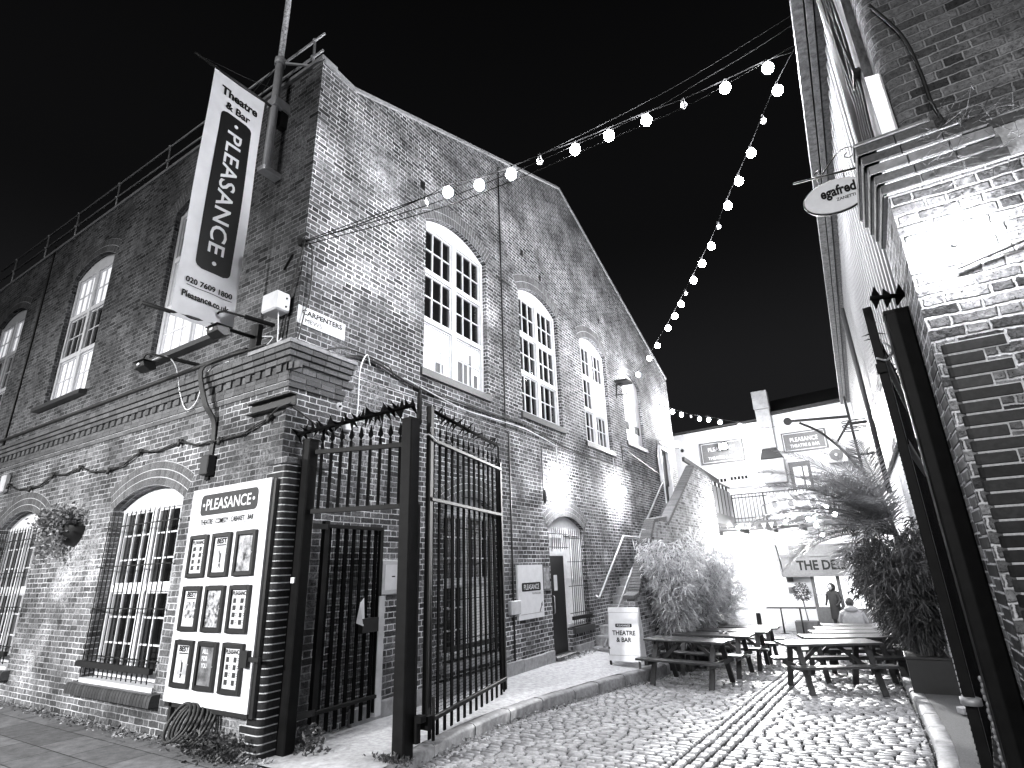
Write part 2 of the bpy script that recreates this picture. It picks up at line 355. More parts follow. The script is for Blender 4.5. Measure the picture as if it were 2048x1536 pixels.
# left kerb stones
def kerbline(name, P, zf, w, side, hgt=0.3):
    mb = MB(); L = [0]
    for (a, b), (c, d) in zip(P, P[1:]): L.append(L[-1] + math.hypot(c - a, d - b))
    def at(s):
        for i in range(len(P) - 1):
            if s <= L[i + 1] + 1e-6:
                f = (s - L[i]) / (L[i + 1] - L[i]); return Vector((P[i][0] + (P[i + 1][0] - P[i][0]) * f, P[i][1] + (P[i + 1][1] - P[i][1]) * f, 0))
        return Vector((P[-1][0], P[-1][1], 0))
    s = 0
    while s < L[-1] - 0.1:
        e = min(s + random.uniform(0.7, 0.95), L[-1]); p = at(s + 0.006); q = at(e - 0.006); d = (q - p).normalized(); n = Vector((d.y, -d.x, 0)) * side
        vs = []
        for k in range(6):
            a = p + (q - p) * (k / 5); z = zf(a.y) + random.uniform(-.006, .006)
            for (o, dz) in ((0, -hgt), (0.004, -0.03), (-0.022, -0.002), (-w * 0.6, 0.002), (-w, 0.0), (-w, -hgt)):
                vs.append((a.x + n.x * (o + random.uniform(-.004, .004)), a.y + n.y * o, z + dz))
        fs = []
        for k in range(5):
            for j in range(5): b = k * 6 + j; fs.append((b, b + 1, b + 7, b + 6))
        fs += [tuple(range(6)), tuple(range(30, 36))]
        mb.add(vs, fs, 0, True); s = e
    return struct(mb, name, M['kerb'])
kerbline('kerb', KL, kz, 0.16, 1)
KR = [(0.02, 3.0), (0.08, 6.2), (0.14, 7.6), (0.12, 9.2), (0.05, 11.0), (-0.03, 13.0), (-0.1, 17.0), (-0.2, 25.5)]
kzr = lambda Y: -0.02 - 0.036 * (max(Y, 4.5) - 4.5)
kerbline('kerb_far_side', KR, kzr, 0.16, -1)
mb = MB(); vs = []; fs = []; Ys = [3.0 + i * 0.75 for i in range(31)]
def krx(Y):
    for (a, ya), (b, yb) in zip(KR, KR[1:]):
        if ya <= Y <= yb: return a + (b - a) * (Y - ya) / (yb - ya)
    return KR[-1][0]
for Y in Ys: vs += [(krx(Y) + 0.155, Y, kzr(Y) - 0.004), (1.5, Y, kzr(Y) + 0.01)]
for i in range(len(Ys) - 1): fs.append((2 * i, 2 * i + 1, 2 * i + 3, 2 * i + 2))
mb.add(vs, fs); struct(mb, 'side_path', M['asphalt'])
# granite setts
mb = MB(); rr = random.Random(5)
def sett(x, y, lx, ly):
    z = cz(y) + rr.uniform(-.004, .004) + 0.006 * math.sin(x * 1.3 + y * .7) * math.cos(y * .9); a = lx / 2 - rr.uniform(.006, .015); b = ly / 2 - rr.uniform(.007, .014); tx = rr.uniform(-.03, .03); ty = rr.uniform(-.04, .05); vs = []
    for (ins, dz) in ((0, -.055), (0.0, -.020), (.012, 0.0)):
        for (sx, sy) in ((-1, -1), (1, -1), (1, 1), (-1, 1)):
            px = sx * (a - ins) + rr.uniform(-.004, .004); py = sy * (b - ins) + rr.uniform(-.003, .003)
            vs.append((x + px, y + py, z + dz + px * tx + py * ty))
    vs.append((x, y, z + rr.uniform(-.001, .004)))
    fs = [(i, (i + 1) % 4, 4 + (i + 1) % 4, 4 + i) for i in range(4)] + [(4 + i, 4 + (i + 1) % 4, 8 + (i + 1) % 4, 8 + i) for i in range(4)] + [(8 + i, 8 + (i + 1) % 4, 12) for i in range(4)]
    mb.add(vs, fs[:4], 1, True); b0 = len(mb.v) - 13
    for f in fs[4:]: mb.f.append([b0 + i for i in f]); mb.m.append(0); mb.sm.append(True)
y = 2.2
while y < 25.8:
    ly = rr.uniform(.092, .115); xl = (kx(y) + 0.02) if y < 12.0 else -4.4; xr = krx(y) - 0.03
    x = xl
    while x < xr - 0.06:
        lx = min(rr.uniform(.12, .22), xr - x); tr = -2.08 + 0.01 * (y - 6); te = tr + .385
        if y < 17.5:
            if tr - .02 <= x < te: x = te; continue
            if x < tr < x + lx + .06: lx = tr - x
        if lx > .05: sett(x + lx / 2, y + rr.uniform(-.006, .006), lx, ly)
        x += lx + 1e-4
    y += ly
for k in range(3):
    y = 2.2
    while y < 17.5:
        L = rr.uniform(.13, .24); tr = -2.08 + 0.01 * (y - 6); sett(tr + 0.065 + k * 0.125 + rr.uniform(-.008, .008), y + L / 2, rr.uniform(.105, .122), L); y += L
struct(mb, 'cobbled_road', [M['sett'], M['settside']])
# ------------------------------------------------------------------ wall helpers
def arch_loop(u0, u1, z0, zs, rise, n=14):
    pts = [(u0, z0), (u1, z0), (u1, zs)]
    if rise > 0.01:
        w = (u1 - u0) / 2; R = (w * w + rise * rise) / (2 * rise); cx = (u0 + u1) / 2; cy = zs + rise - R; a = math.asin(w / R)
        for k in range(1, n): th = a - 2 * a * k / n; pts.append((cx + R * math.sin(th), cy + R * math.cos(th)))
    pts.append((u0, zs)); return pts
def wall_mesh(mp, outer, holes, depth, mb=None, mi=0):
    mb = mb or MB(); loops = [[Vector((u, v, 0)) for u, v in outer]] + [[Vector((u, v, 0)) for u, v in h] for h in holes]
    tr = tessellate_polygon(loops); flat = [p for l in loops for p in l]
    mb.add([mp(p.x, p.y, 0) for p in flat], [tuple(t) for t in tr], mi)
    for h in holes:
        n = len(h); mb.add([mp(u, v, 0) for u, v in h] + [mp(u, v, depth) for u, v in h], [(i, (i + 1) % n, n + (i + 1) % n, n + i) for i in range(n)], mi)
    return mb
def voussoirs(mp, u0, u1, zs, rise, th, parent, proud=0.004, rings=2, name='arch'):
    w = (u1 - u0) / 2; R = (w * w + rise * rise) / (2 * rise); cx = (u0 + u1) / 2; cy = zs + rise - R; a = math.asin(w / R) * 1.04; mb = MB(); mt = MB()
    for q in range(rings):
        r0 = R + 0.006 + q * th / rings; r1 = R + (q + 1) * th / rings - 0.006; n = int(2 * a * r0 / 0.074)
        for k in range(n):
            t0 = -a + 2 * a * k / n + 0.005 / r0; t1 = -a + 2 * a * (k + 1) / n - 0.005 / r0
            pl = [(r0, t0), (r0, t1), (r1, t1), (r1, t0)]
            vs = [mp(cx + r * math.sin(t), cy + r * math.cos(t), d) for d in (-proud - 0.003, 0.06) for r, t in pl]
            mb.add(vs, [(0, 1, 2, 3), (4, 5, 6, 7), (0, 1, 5, 4), (1, 2, 6, 5), (2, 3, 7, 6), (3, 0, 4, 7)], 0)
    K = 24; vs = []
    for d in (-proud + 0.001, ):
        for k in range(K + 1):
            t0 = -a + 2 * a * k / K
            for r in (R + 0.002, R + th): vs.append(mp(cx + r * math.sin(t0), cy + r * math.cos(t0), d))
    mb.add(vs, [(2 * k, 2 * k + 1, 2 * k + 3, 2 * k + 2) for k in range(K)], 1)
    return mb.build(name, [M['vouss'], M['mortar']], parent)
def window(mp, u0, u1, z0, zs, rise, parent, depth=0.12, rows=(0.0, 0.34, 0.67, 1.0), panes=(3, 2), lit=(), soft=(), label=None, mats=None, open_head=True):
    fm, gm = MB(), MB(); bx = lambda a, b, c, d, e, f, m=None: (m or fm).add([mp(u, v, w) for v in (c, d) for w in (e, f) for u in (a, b)], [(0, 2, 3, 1), (4, 5, 7, 6), (0, 1, 5, 4), (2, 6, 7, 3), (0, 4, 6, 2), (1, 3, 7, 5)])
    D = depth
    # head board (fills the arch)
    al = arch_loop(u0, u1, zs, zs + 0.0005, rise) ; hp = [p for p in al if p[1] >= zs]
    hp = [(u0, zs - 0.02), (u1, zs - 0.02)] + arch_loop(u0, u1, zs, zs, rise)[2:]
    fm.prism([mp(u, v, D - 0.01) for u, v in hp], Vector(mp(0, 0, 0.05)) - Vector(mp(0, 0, 0)))
    fr = 0.075; mu = (u0 + u1) / 2; H = zs - 0.02 - z0
    bx(u0, u0 + fr, z0, zs - .02, D - .03, D + .05); bx(u1 - fr, u1, z0, zs - .02, D - .03, D + .05)
    bx(u0 + fr, u1 - fr, z0, z0 + fr, D - .04, D + .05); bx(u0 + fr, u1 - fr, zs - .02 - .05, zs - .02, D - .025, D + .05)
    bx(mu - .055, mu + .055, z0 + fr, zs - .07, D - .035, D + .05)
    Z = [z0 + H * r for r in rows]
    for z in Z[1:-1]:
        for (a, b) in ((u0 + fr, mu - .055), (mu + .055, u1 - fr)): bx(a, b, z - .045, z + .045, D - .03, D + .05)
    for ri in range(len(Z) - 1):
        za = Z[ri] + (.045 if ri else fr); zb = Z[ri + 1] - (.045 if ri < len(Z) - 2 else .05)
        for ci, (a, b) in enumerate(((u0 + fr, mu - .055), (mu + .055, u1 - fr))):
            ec = 0.028
            bx(a, a + ec, za, zb, D + .002, D + .04); bx(b - ec, b, za, zb, D + .002, D + .04); bx(a + ec, b - ec, za, za + ec, D + .002, D + .04); bx(a + ec, b - ec, zb - ec, zb, D + .002, D + .04)
            for k in range(1, panes[0]): x = a + (b - a) * k / panes[0]; bx(x - .011, x + .011, za + ec, zb - ec, D + .006, D + .03)
            for k in range(1, panes[1]): z = za + (zb - za) * k / panes[1]; bx(a + ec, b - ec, z - .011, z + .011, D + .008, D + .028)
            mi = 1 if (ri, ci) in lit else (2 if (ri, ci) in soft else 0)
            gm.add([mp(a, za, D + .032), mp(b, za, D + .032), mp(b, zb, D + .032), mp(a, zb, D + .032)], [(0, 1, 2, 3)], mi)
    w = fm.build('window', M['frame'], parent)
    if label: w['label'] = label
    gm.build('pane', mats or [M['glass'], M['litpane'], M['litpane_soft']], w)
    return w
def grille(mp, u0, u1, z0, zt, parent, n, d=-0.05, rails=(0.12, 0.4, 0.66, 0.92), spike=0.06, r=0.008, wide=True):
    mb = MB()
    for k in range(n):
        u = u0 + (u1 - u0) * (k + .5) / n; zz = zt - (0.0 if k % 2 else 0.0); mb.tube([mp(u, z0, d), mp(u, zz, d), mp(u, zz + spike, d)], [r, r, 0.001], 6)
    for f in rails:
        z = z0 + (zt - z0) * f; mb.bar(mp(u0 - .06, z, d + .012), mp(u1 + .06, z, d + .012), .03, .012)
    if wide: mb.bar(mp(u0 - .04, z0 + (zt - z0) * .07, d - .02), mp(u1 + .04, z0 + (zt - z0) * .07, d - .02), .05, .07)
    return mb.build('window_grille', M['iron'], parent)
def mpS(y0): return lambda u, v, d: (u, y0 + d, v)
def mpG(x0): return lambda u, v, d: (x0 - d, u, v)
# ------------------------------------------------------------------ the corner building
B = thing('theatre_building', (-5.7, 4.05, 0), 'old brick corner building with a pitched gable and arched white windows, left of the alley', 'building')
US, LS, UG, LG = 4.05, 3.96, -5.70, -5.61
sw = [(-17.95, -16.1), (-13.6, -11.78), (-9.5, -7.62)]
wall_mesh(mpS(US), [(-30, 4.3), (UG, 4.3), (UG, 9.19), (-30, 9.5)], [arch_loop(a, b, 5.12, 8.0, 0.24) for a, b in sw] + [arch_loop(-22.1, -20.3, 5.12, 8.0, .24)], 0.22).build('street_wall', M['brick_upper'], B)
lw = [(-13.9, -12.05), (-9.5, -7.6), (-18.2, -16.4)]
wall_mesh(mpS(LS), [(-30, 0 - .1), (LG, -.1), (LG, 4.3), (-30, 4.3)], [arch_loop(a, b, 0.42, 2.74, 0.24) for a, b in lw], 0.25).build('lower_street_wall', M['brick_street'], B)
GP = [(US, 4.3), (21.0, 4.3), (21.0, 8.66), (12.2, 12.1), (4.66, 9.15), (US, 9.19)]
gw = [(6.5, 8.38), (9.68, 11.55), (12.88, 14.62), (15.9, 17.55)]; gz0 = [4.88, 4.84, 4.76, 5.3]; gsp = [7.78, 7.74, 7.62, 7.4]
wall_mesh(mpG(UG), GP, [arch_loop(a, b, z, s, 0.26) for (a, b), z, s in zip(gw, gz0, gsp)], 0.22).build('gable_wall', M['brick_gable'], B)
GL = [(LS, -.1), (21.0, -.1), (21.0, 4.3), (LS, 4.3)]
lgw = [arch_loop(6.95, 8.5, 0.38, 2.62, .26), [(10.37, 0.0), (11.17, 0.0), (11.17, 0.5), (12.1, 0.5), (12.1, 2.5)] + arch_loop(10.37, 12.1, 0, 2.5, .26)[3:]]
upd = [(18.75, 3.62), (19.85, 3.62), (19.85, 4.3), (18.75, 4.3)]
wall_mesh(mpG(LG), [(LS, -.1), (21.0, -.1), (21.0, 4.3), (19.85, 4.3), (19.85, 3.62), (18.75, 3.62), (18.75, 4.3), (LS, 4.3)], lgw, 0.28).build('lower_gable_wall', M['brick_gable'], B)
# ledge between the two planes, far end, roof
mb = MB(); mb.box(-30, UG, LS, US, 4.296, 4.30); mb.box(UG - .02, LG, LS, 18.7, 4.296, 4.30)
mb.add([(UG, 21.0, -1), (-30, 21.0, -1), (-30, 21.0, 8.6), (UG, 21.0, 8.6)], [(0, 1, 2, 3)])
mb.build('ledge', M['stone'], B)
mb = MB(); xs = (UG - .25, -30)
pr = [(4.2, 9.0), (4.66, 9.05), (12.2, 12.0), (21.0, 8.56)]
mb.add([(x, y_, z_ - .03) for x in xs for y_, z_ in pr], [(0, 1, 5, 4), (1, 2, 6, 5), (2, 3, 7, 6)]); mb.build('roof', M['roof'], B)
cp = MB()
for (a, b) in zip(GP[2:], GP[3:]):
    p = Vector((UG - .1, a[0], a[1] + .03)); q = Vector((UG - .1, b[0], b[1] + .03)); cp.bar(p, q, 0.28, 0.06)
cp.box(-30, UG + .03, US - .04, US + .25, 9.225, 9.29)
cp.build('coping', M['stone'], B)
# corbelled band along the street front, returning round the corner
prof = [(4.40, 4.45, .125, 'stone'), (4.325, 4.398, .11, 'vouss'), (4.25, 4.322, .088, 'vouss'), (4.175, 4.247, .062, 'vouss'), (3.95, 4.02, .032, 'vouss'), (3.875, 3.947, .018, 'vouss')]
cor = MB(); st = MB()
def brickrun(mbx, a, b, z0, z1, pr_, along, step):
    x = a
    while x < b - .02:
        e = min(x + step, b)
        if along == 'x': mbx.box(x + .004, e - .004, LS - pr_, LS + .02, z0 + .004, z1 - .004)
        else: mbx.box(LG - .02, LG + pr_, x + .004, e - .004, z0 + .004, z1 - .004)
        x = e
for z0, z1, p_, m_ in prof:
    if m_ == 'stone': st.box(-6.35, LG + p_, LS - p_, LS + .1, z0, z1); st.box(LG - .02, LG + p_, LS + .1, LS + .95, z0, z1)
    else:
        brickrun(cor, -22, LG, z0, z1, p_, 'x', .225); cor.box(LG, LG + p_, LS - p_, LS, z0 + .004, z1 - .004); brickrun(cor, LS, LS + .95 - (4.4 - z0) * .2, z0, z1, p_, 'y', .225)
brickrun(cor, -22, LG, 4.02, 4.08, .024, 'x', .225); brickrun(cor, LS, LS + .8, 4.02, 4.08, .02, 'y', .225)
x = -22
while x < LG: cor.box(x, x + .108, LS - .05, LS + .02, 4.08, 4.168); cor.box(x + .108, x + .21, LS - .024, LS + .02, 4.08, 4.168); x += .21
y = LS - .05
while y < LS + .8: cor.box(LG - .02, LG + .03, y, y + .2, 4.08, 4.168); y += .21
cb = cor.build('cornice', M['vouss'], B); st.build('cornice_cap', M['stone'], cb)
mm = MB(); mm.box(-22, LG + .014, LS - .014, LS - .001, 3.88, 4.17); mm.box(LG + .001, LG + .014, LS - .014, LS + .7, 3.88, 4.32); mm.build('mortar', M['mortar'], cb)
# glazed quoins
def quoins(parent, cx, cy, sx, z0, z1, rad, la, lb, mat=None):
    """corner at (cx,cy); street face runs towards sx*x, side face towards +y"""
    mb = MB(); k = 0; z = z0
    while z < z1 - .03:
        a, b = (la[0], lb[0]) if k % 2 else (la[1], lb[1]); pts = []
        for q in range(7):
            th = math.pi / 2 * q / 6; pts.append((cx + sx * (rad - rad * math.sin(th)), cy + rad - rad * math.cos(th)))
        o = 0.006; pts = [(p[0] - sx * o, p[1] - o) for p in pts]
        poly = [(cx + sx * a, cy - o)] + pts + [(cx - sx * o, cy + b), (cx + sx * .05, cy + b), (cx + sx * .09, cy + .05 + rad), (cx + sx * a, cy + .05)]
        mb.prism([(p[0], p[1], z + .006) for p in poly], (0, 0, .063)); z += .075; k += 1
    mb2 = MB(); arc = []
    for q in range(7): th = math.pi / 2 * q / 6; arc.append((cx + sx * (rad - rad * math.sin(th)) - sx * .001, cy + rad - rad * math.cos(th) - .001))
    z = z0; k = 0
    while z < z1 - .03:
        a, b = (la[0], lb[0]) if k % 2 else (la[1], lb[1]); a += .008; b += .008
        poly = [(cx + sx * a, cy - .001)] + arc + [(cx - sx * .001, cy + b), (cx + sx * .04, cy + b), (cx + sx * .08, cy + .04 + rad), (cx + sx * a, cy + .04)]
        mb2.prism([(p[0], p[1], z) for p in poly], (0, 0, .0751)); z += .075; k += 1
    q = mb.build('quoin_bricks', mat or M['glazed'], parent, bevel=.004); mb2.build('mortar', M['mortar'], q); return q
quoins(B, -5.47, 3.93, -1, -.02, 2.93, .07, (.33, .22), (.22, .33))
mb = MB(); mb.box(-5.85, -5.56, 3.99, 4.7, -.1, 2.9); mb.box(-5.80, -5.475, 3.935, 4.6, 2.93, 3.0, 0); mb.build('pier', M['brick_street'], B)
# windows: street front
for i, (a, b) in enumerate(sw):
    window(mpS(US), a, b, 5.12, 8.0, .24, B, lit=[(0, 0), (0, 1), (2, 0), (2, 1)] if i == 1 else ([(0, 0), (0, 1), (1, 0)] if i == 2 else [(2, 0), (2, 1)]), soft=[] if i else [(0, 0)])
    voussoirs(mpS(US), a, b, 8.0, .24, .30, B)
    mb = MB(); mb.prism([(a - .16, US - .13, 4.98), (a - .16, US - .13, 5.06), (a - .16, US + .12, 5.12), (a - .16, US + .12, 4.98)], (b - a + .3, 0, 0)); mb.build('window_sill', M['sillbrick'], B)
for i, (a, b) in enumerate(lw):
    window(mpS(LS), a, b, 0.5, 2.74, .24, B, depth=.17, rows=(0, .5, 1.0), panes=(3, 3), soft=[])
    voussoirs(mpS(LS), a, b, 2.74, .24, .34, B, rings=3)
    grille(mpS(LS), a + .02, b - .02, .52, 2.62, B, 15)
    mb = MB(); mb.box(a, b, LS - .02, LS + .17, .425, .48); mb.build('white_sill', M['whitepaint'], B)
    mb = MB(); x = a - .14
    while x < b + .12: mb.prism([(x + .004, LS - .12 + .03 * (1 - math.cos(q * .52)) , .30 + .13 * math.sin(q * .52)) for q in (0, 1, 2, 3)] + [(x + .004, LS + .02, .43), (x + .004, LS + .02, .30)], (.065, 0, 0)); x += .074
    mb.box(a - .14, b + .13, LS - .085, LS + .015, .305, .415, 1)
    mb.build('window_sill', [M['sillbrick'], M['mortar']], B)
# windows: gable
for i, ((a, b), z, s) in enumerate(zip(gw, gz0, gsp)):
    if i < 3:
        window(mpG(UG), a, b, z, s, .26, B, lit=[(0, 0), (0, 1)] if i == 0 else [], soft=[(1, 1)] if i == 2 else [])
    else:
        mb = MB(); mb.prism([mpG(UG)(u, v, .10) for u, v in arch_loop(a, b, z, s, .26)], (-.04, 0, 0)); w_ = mb.build('window_board', M['whitepaint'], B)
        v = MB()
        for q in range(3):
            v.box(UG - .098, UG - .09, a + .2 + q * .12, a + .29 + q * .12, 5.75, 6.0); v.box(UG - .098, UG - .09, b - .62 + q * .15, b - .5 + q * .15, 5.72, 5.98)
        v.build('vent_opening', M['ink'], w_)
    voussoirs(mpG(UG), a, b, s, .26, .34, B)
    mb = MB(); mb.box(UG - .12, UG + .05, a - .08, b + .08, z - .13, z - .003); mb.build('window_sill', M['sillbrick'], B)
window(mpG(LG), 6.95, 8.5, 0.42, 2.62, .26, B, depth=.17, rows=(0, .5, 1.0), panes=(3, 3), soft=[(0, 1)])
voussoirs(mpG(LG), 6.95, 8.5, 2.62, .26, .33, B, rings=3); grille(mpG(LG), 6.97, 8.48, .46, 2.5, B, 13)
mb = MB(); mb.box(LG - .02, LG + .1, 6.85, 8.6, .3, .4); mb.build('white_sill', M['stone'], B)
mb = MB()
for (a, b, c, d) in ((7.62, 7.92, 5.0, 5.38), (7.98, 8.05, 5.0, 5.62), (8.12, 8.24, 5.0, 5.25), (7.62, 8.1, 5.40, 5.43), (6.98, 7.2, 5.0, 5.18)): mb.box(UG - .1515, UG - .150, a, b, c, d)
mb.build('furniture_behind_glass', M['midgrey'], B)
# alley door and barred window in one arch
D = 10.37
fm = MB(); fm.prism([mpG(LG)(u, v, .1) for u, v in [(10.37, 2.36), (12.1, 2.36)] + arch_loop(10.37, 12.1, 2.5, 2.5, .26)[2:]], (-.04, 0, 0))
for a, b, c, d in ((10.37, 10.42, .0, 2.36), (11.10, 11.22, 0.0, 2.36), (12.03, 12.1, .5, 2.36), (10.42, 11.1, 1.93, 2.02), (11.22, 12.03, .5, .57), (11.22, 12.03, 1.42, 1.48), (11.6, 11.64, .57, 2.36), (10.42, 11.1, 2.3, 2.36), (10.7, 10.74, 2.02, 2.3)): fm.box(LG - .16, LG - .10, a, b, c, d)
w_ = fm.build('window', M['frame'], B); gm = MB(); gm.add([(LG - .14, 10.4, 2.0), (LG - .14, 11.1, 2.0), (LG - .14, 11.1, 2.34), (LG - .14, 10.4, 2.34)], [(0, 1, 2, 3)], 0); gm.add([(LG - .14, 11.2, .5), (LG - .14, 12.05, .5), (LG - .14, 12.05, 2.34), (LG - .14, 11.2, 2.34)], [(0, 1, 2, 3)], 0); gm.build('pane', [M['litpane_soft']], w_)
voussoirs(mpG(LG), 10.37, 12.1, 2.5, .26, .33, B, rings=3); grille(mpG(LG), 11.2, 12.05, .55, 2.45, B, 9, d=-.03, r=.007); grille(mpG(LG), 10.42, 11.12, 2.06, 2.45, B, 8, d=-.03, r=.007, rails=(.1, .8), wide=False)
mb = MB(); mb.box(LG - .12, LG - .07, 10.42, 11.10, .02, 1.93); dr = mb.build('door', M['black'], B)
mb = MB(); mb.box(LG - .07, LG - .066, 10.62, 10.76, 1.25, 1.55); mb.build('door_notice', M['paper'], dr)
mb = MB(); mb.tube([(LG - .05, 10.52, .82), (LG - .02, 10.52, .84), (LG - .02, 10.52, 1.14), (LG - .05, 10.52, 1.16)], .012); mb.build('door_handle', M['galv'], dr)
mb = MB(); y = 10.3
while y < 11.25: mb.prism([(LG - .1, y + .004, 0), (LG + .1, y + .004, 0), (LG + .1, y + .004, .05), (LG + .06, y + .004, .075), (LG - .1, y + .004, .075)], (0, .066, 0)); y += .074
mb.build('doorstep', M['sillbrick'], B)
mb = MB(); mb.box(LG - .1, LG + .07, 11.22, 12.2, .38, .5); y = 11.18
mb.build('window_sill', M['sillbrick'], B)
# upper stage door
mb = MB(); mb.box(LG - .2, LG - .14, 18.83, 19.7, 3.66, 5.52); ud = mb.build('door', M['black'], B)
mb = MB()
for a, b, c, d in ((18.75, 18.83, 3.62, 5.62), (19.7, 19.85, 3.62, 5.62), (18.83, 19.7, 5.52, 5.62)): mb.box(UG - .12, LG + .03, a, b, c, d)
mb.build('door_frame', M['frame'], ud)
mb = MB(); mb.box(UG - .02, UG + .004, 18.75, 19.85, 4.3, 5.6); mb.build('door_reveal', M['black'], ud)
# plinth of the gable
def plinth(a, b, h):
    mb = MB(); y = a
    while y < b - .05:
        e = min(y + random.uniform(.8, 1.1), b); mb.box(LG - .02, LG + .06, y + .004, e - .004, -.1, h + random.uniform(-.01, .01)); y = e
    mb.box(LG - .02, LG + .05, a, b, -.1, h - .02)
    mb.build('plinth', M['stone'], B, bevel=.01)
plinth(5.2, 10.3, .19); plinth(11.3, 12.1, .16)
# putlog holes and small vents in the gable
for (y_, z_) in ((6.38, 8.43), (9.91, 8.82), (10.76, 8.54), (14.41, 8.73)): mb = MB(); mb.box(UG - .05, UG + .004, y_ - .06, y_ + .06, z_ - .08, z_ + .08); mb.build('vent_opening', M['ink'], B)
# ------------------------------------------------------------------ roof edge rail
T = thing('guard_rail', (-12, 4.2, 9.3), 'long two-bar metal guard rail running along the street edge of the theatre roof', 'railing')
mb = MB()
for z, y in ((9.98, 4.14), (9.62, 4.14)): mb.tube([(-19.5, y, z + .25), (-5.86, y, z)], .022, 6)
mb.build('rail', M['galv'], T)
for x in (-18.4, -16.3, -14.6, -12.6, -10.5, -8.4, -6.1):
    mb = MB(); zt = 9.98 + .25 * (-5.86 - x) / 13.6; mb.tube([(x, 4.16, 9.2), (x, 4.14, zt)], .022, 6); mb.sphere((x, 4.13, zt), .035, 0, 6, 4); mb.sphere((x, 4.13, zt - .36), .035, 0, 6, 4); mb.build('post', M['galv'], T)
# flagpole
T = thing('flagpole', (-6.5, 3.85, 7.4), 'tall pale flagpole clamped to the upper corner of the brick theatre above the banner', 'pole')
mb = MB(); mb.tube([(-6.5, 3.84, 7.42), (-6.5, 3.84, 9.5)], .062, 12); mb.build('lower_pole', M['greypaint'], T)
mb = MB(); mb.tube([(-6.5, 3.84, 9.5), (-6.5, 3.84, 13.5)], .045, 10); mb.build('upper_pole', M['rust'], T)
mb = MB(); mb.obox((-6.5, 3.9, 7.38), (.16, .30, .07)); mb.build('bracket', M['greypaint'], T); mb = MB(); mb.box(-6.6, -6.4, 3.78, 4.05, 8.56, 8.72); mb.build('bracket', M['greypaint'], T); mb = MB(); mb.tube([(-6.5, 3.84, 9.42), (-6.5, 3.84, 9.54)], .085, 10); mb.bar((-6.48, 3.86, 9.48), (-5.95, 4.1, 9.3), .03); mb.build('stay', M['greypaint'], T)
mb = MB(); mb.tube([(-6.53, 3.8, 9.4), (-6.95, 3.6, 8.7)], .006, 4); mb.tube([(-6.53, 3.8, 9.35), (-7.0, 3.75, 8.6)], .006, 4); mb.build('stay_wire', M['cable'], T)
# projecting banner
T = thing('banner', (-6.5, 4.0, 4.8), 'tall white vertical banner hanging between two arms at the corner of the brick theatre', 'banner')
mb = MB(); nb, nz = 10, 44; vs = []; Y0, Y1, Z0, Z1 = 2.90, 3.68, 4.66, 8.54
def bdx(y, z): s_ = (y - Y0) / (Y1 - Y0); h = (z - Z0) / (Z1 - Z0); return 0.012 * math.sin(h * 9 + s_ * 4) + 0.035 * max(0, 0.3 - h) * math.sin(s_ * 14) + .02 * max(0, .15 - h) * 4
for i in range(nz + 1):
    for j in range(nb + 1): y = Y0 + (Y1 - Y0) * j / nb; z = Z0 + (Z1 - Z0) * i / nz; vs.append((-6.5 + bdx(y, z), y, z))
mb.add(vs, [(i * (nb + 1) + j, i * (nb + 1) + j + 1, (i + 1) * (nb + 1) + j + 1, (i + 1) * (nb + 1) + j) for i in range(nz) for j in range(nb)], 0, True)
cl = mb.build('cloth', M['banner'], T)
def drape(o, dx):
    off = WL[o]
    for v in o.data.vertices: p = v.co + off; p.x = -6.5 + bdx(p.y, p.z) + dx; v.co = p - off
# logo panel
yc = 3.315
def densify_poly(poly, zlo, zhi, n): return poly
mb = MB(); K = 110; zt, zb = 7.92, 5.42; hw = .235; vs = []
for i in range(K + 1):
    z = zb + (zt - zb) * i / K; dz = min(z - zb, zt - z); rr_ = .09; ins = 0 if dz > rr_ else rr_ - math.sqrt(max(0, rr_ ** 2 - (rr_ - dz) ** 2))
    for j in range(7): y = yc + (hw - ins) * (j / 3 - 1); vs.append((-6.5 + bdx(y, z) + .004, y, z))
mb.add(vs, [(i * 7 + j, i * 7 + j + 1, (i + 1) * 7 + j + 1, (i + 1) * 7 + j) for i in range(K) for j in range(6)]); mb.build('logo_panel', M['ink'], cl)
def btext(s, mat, c, w, right, up, h=None, bold=.02, sp=1.0):
    o = text(s, mat, cl, c, w, right, up, h, bold, depth=0, sp=sp)
    bm = bmesh.new(); bm.from_mesh(o.data); bmesh.ops.subdivide_edges(bm, edges=[e for e in bm.edges if e.calc_length() > .12], cuts=2); bm.to_mesh(o.data); bm.free()
    drape(o, .008); return o
Yv, Zv = (0, 1, 0), (0, 0, 1)
btext('Theatre', M['ink'], (-6.5, yc, 8.24), .56, Yv, Zv, .15, .035); btext('& Bar', M['ink'], (-6.5, yc, 8.03), .38, Yv, Zv, .13, .035)
btext('PLEASANCE', M['paper'], (-6.5, yc, 6.67), 1.94, (0, 0, -1), (0, 1, 0), .22, .012, 1.05)
for z in (7.77, 5.56): mb = MB(); mb.tube([(-6.493 + bdx(yc, z), yc, z), (-6.49 + bdx(yc, z), yc, z)], .028, 12); mb.build('lettering', M['paper'], cl)
btext('020 7609 1800', M['ink'], (-6.5, yc - .01, 5.20), .62, Yv, Zv, .082, .03); btext('Pleasance.co.uk', M['ink'], (-6.5, yc - .03, 5.00), .62, Yv, Zv, .09, .035)
mb = MB(); vs = []
for k in range(11):
    y = yc - .3 + .6 * k / 10
    for dz in (0, .009): vs.append((-6.5 + bdx(y, 5.13) + .006, y, 5.125 + dz))
mb.add(vs, [(2 * k, 2 * k + 1, 2 * k + 3, 2 * k + 2) for k in range(10)]); mb.build('lettering', M['ink'], cl)
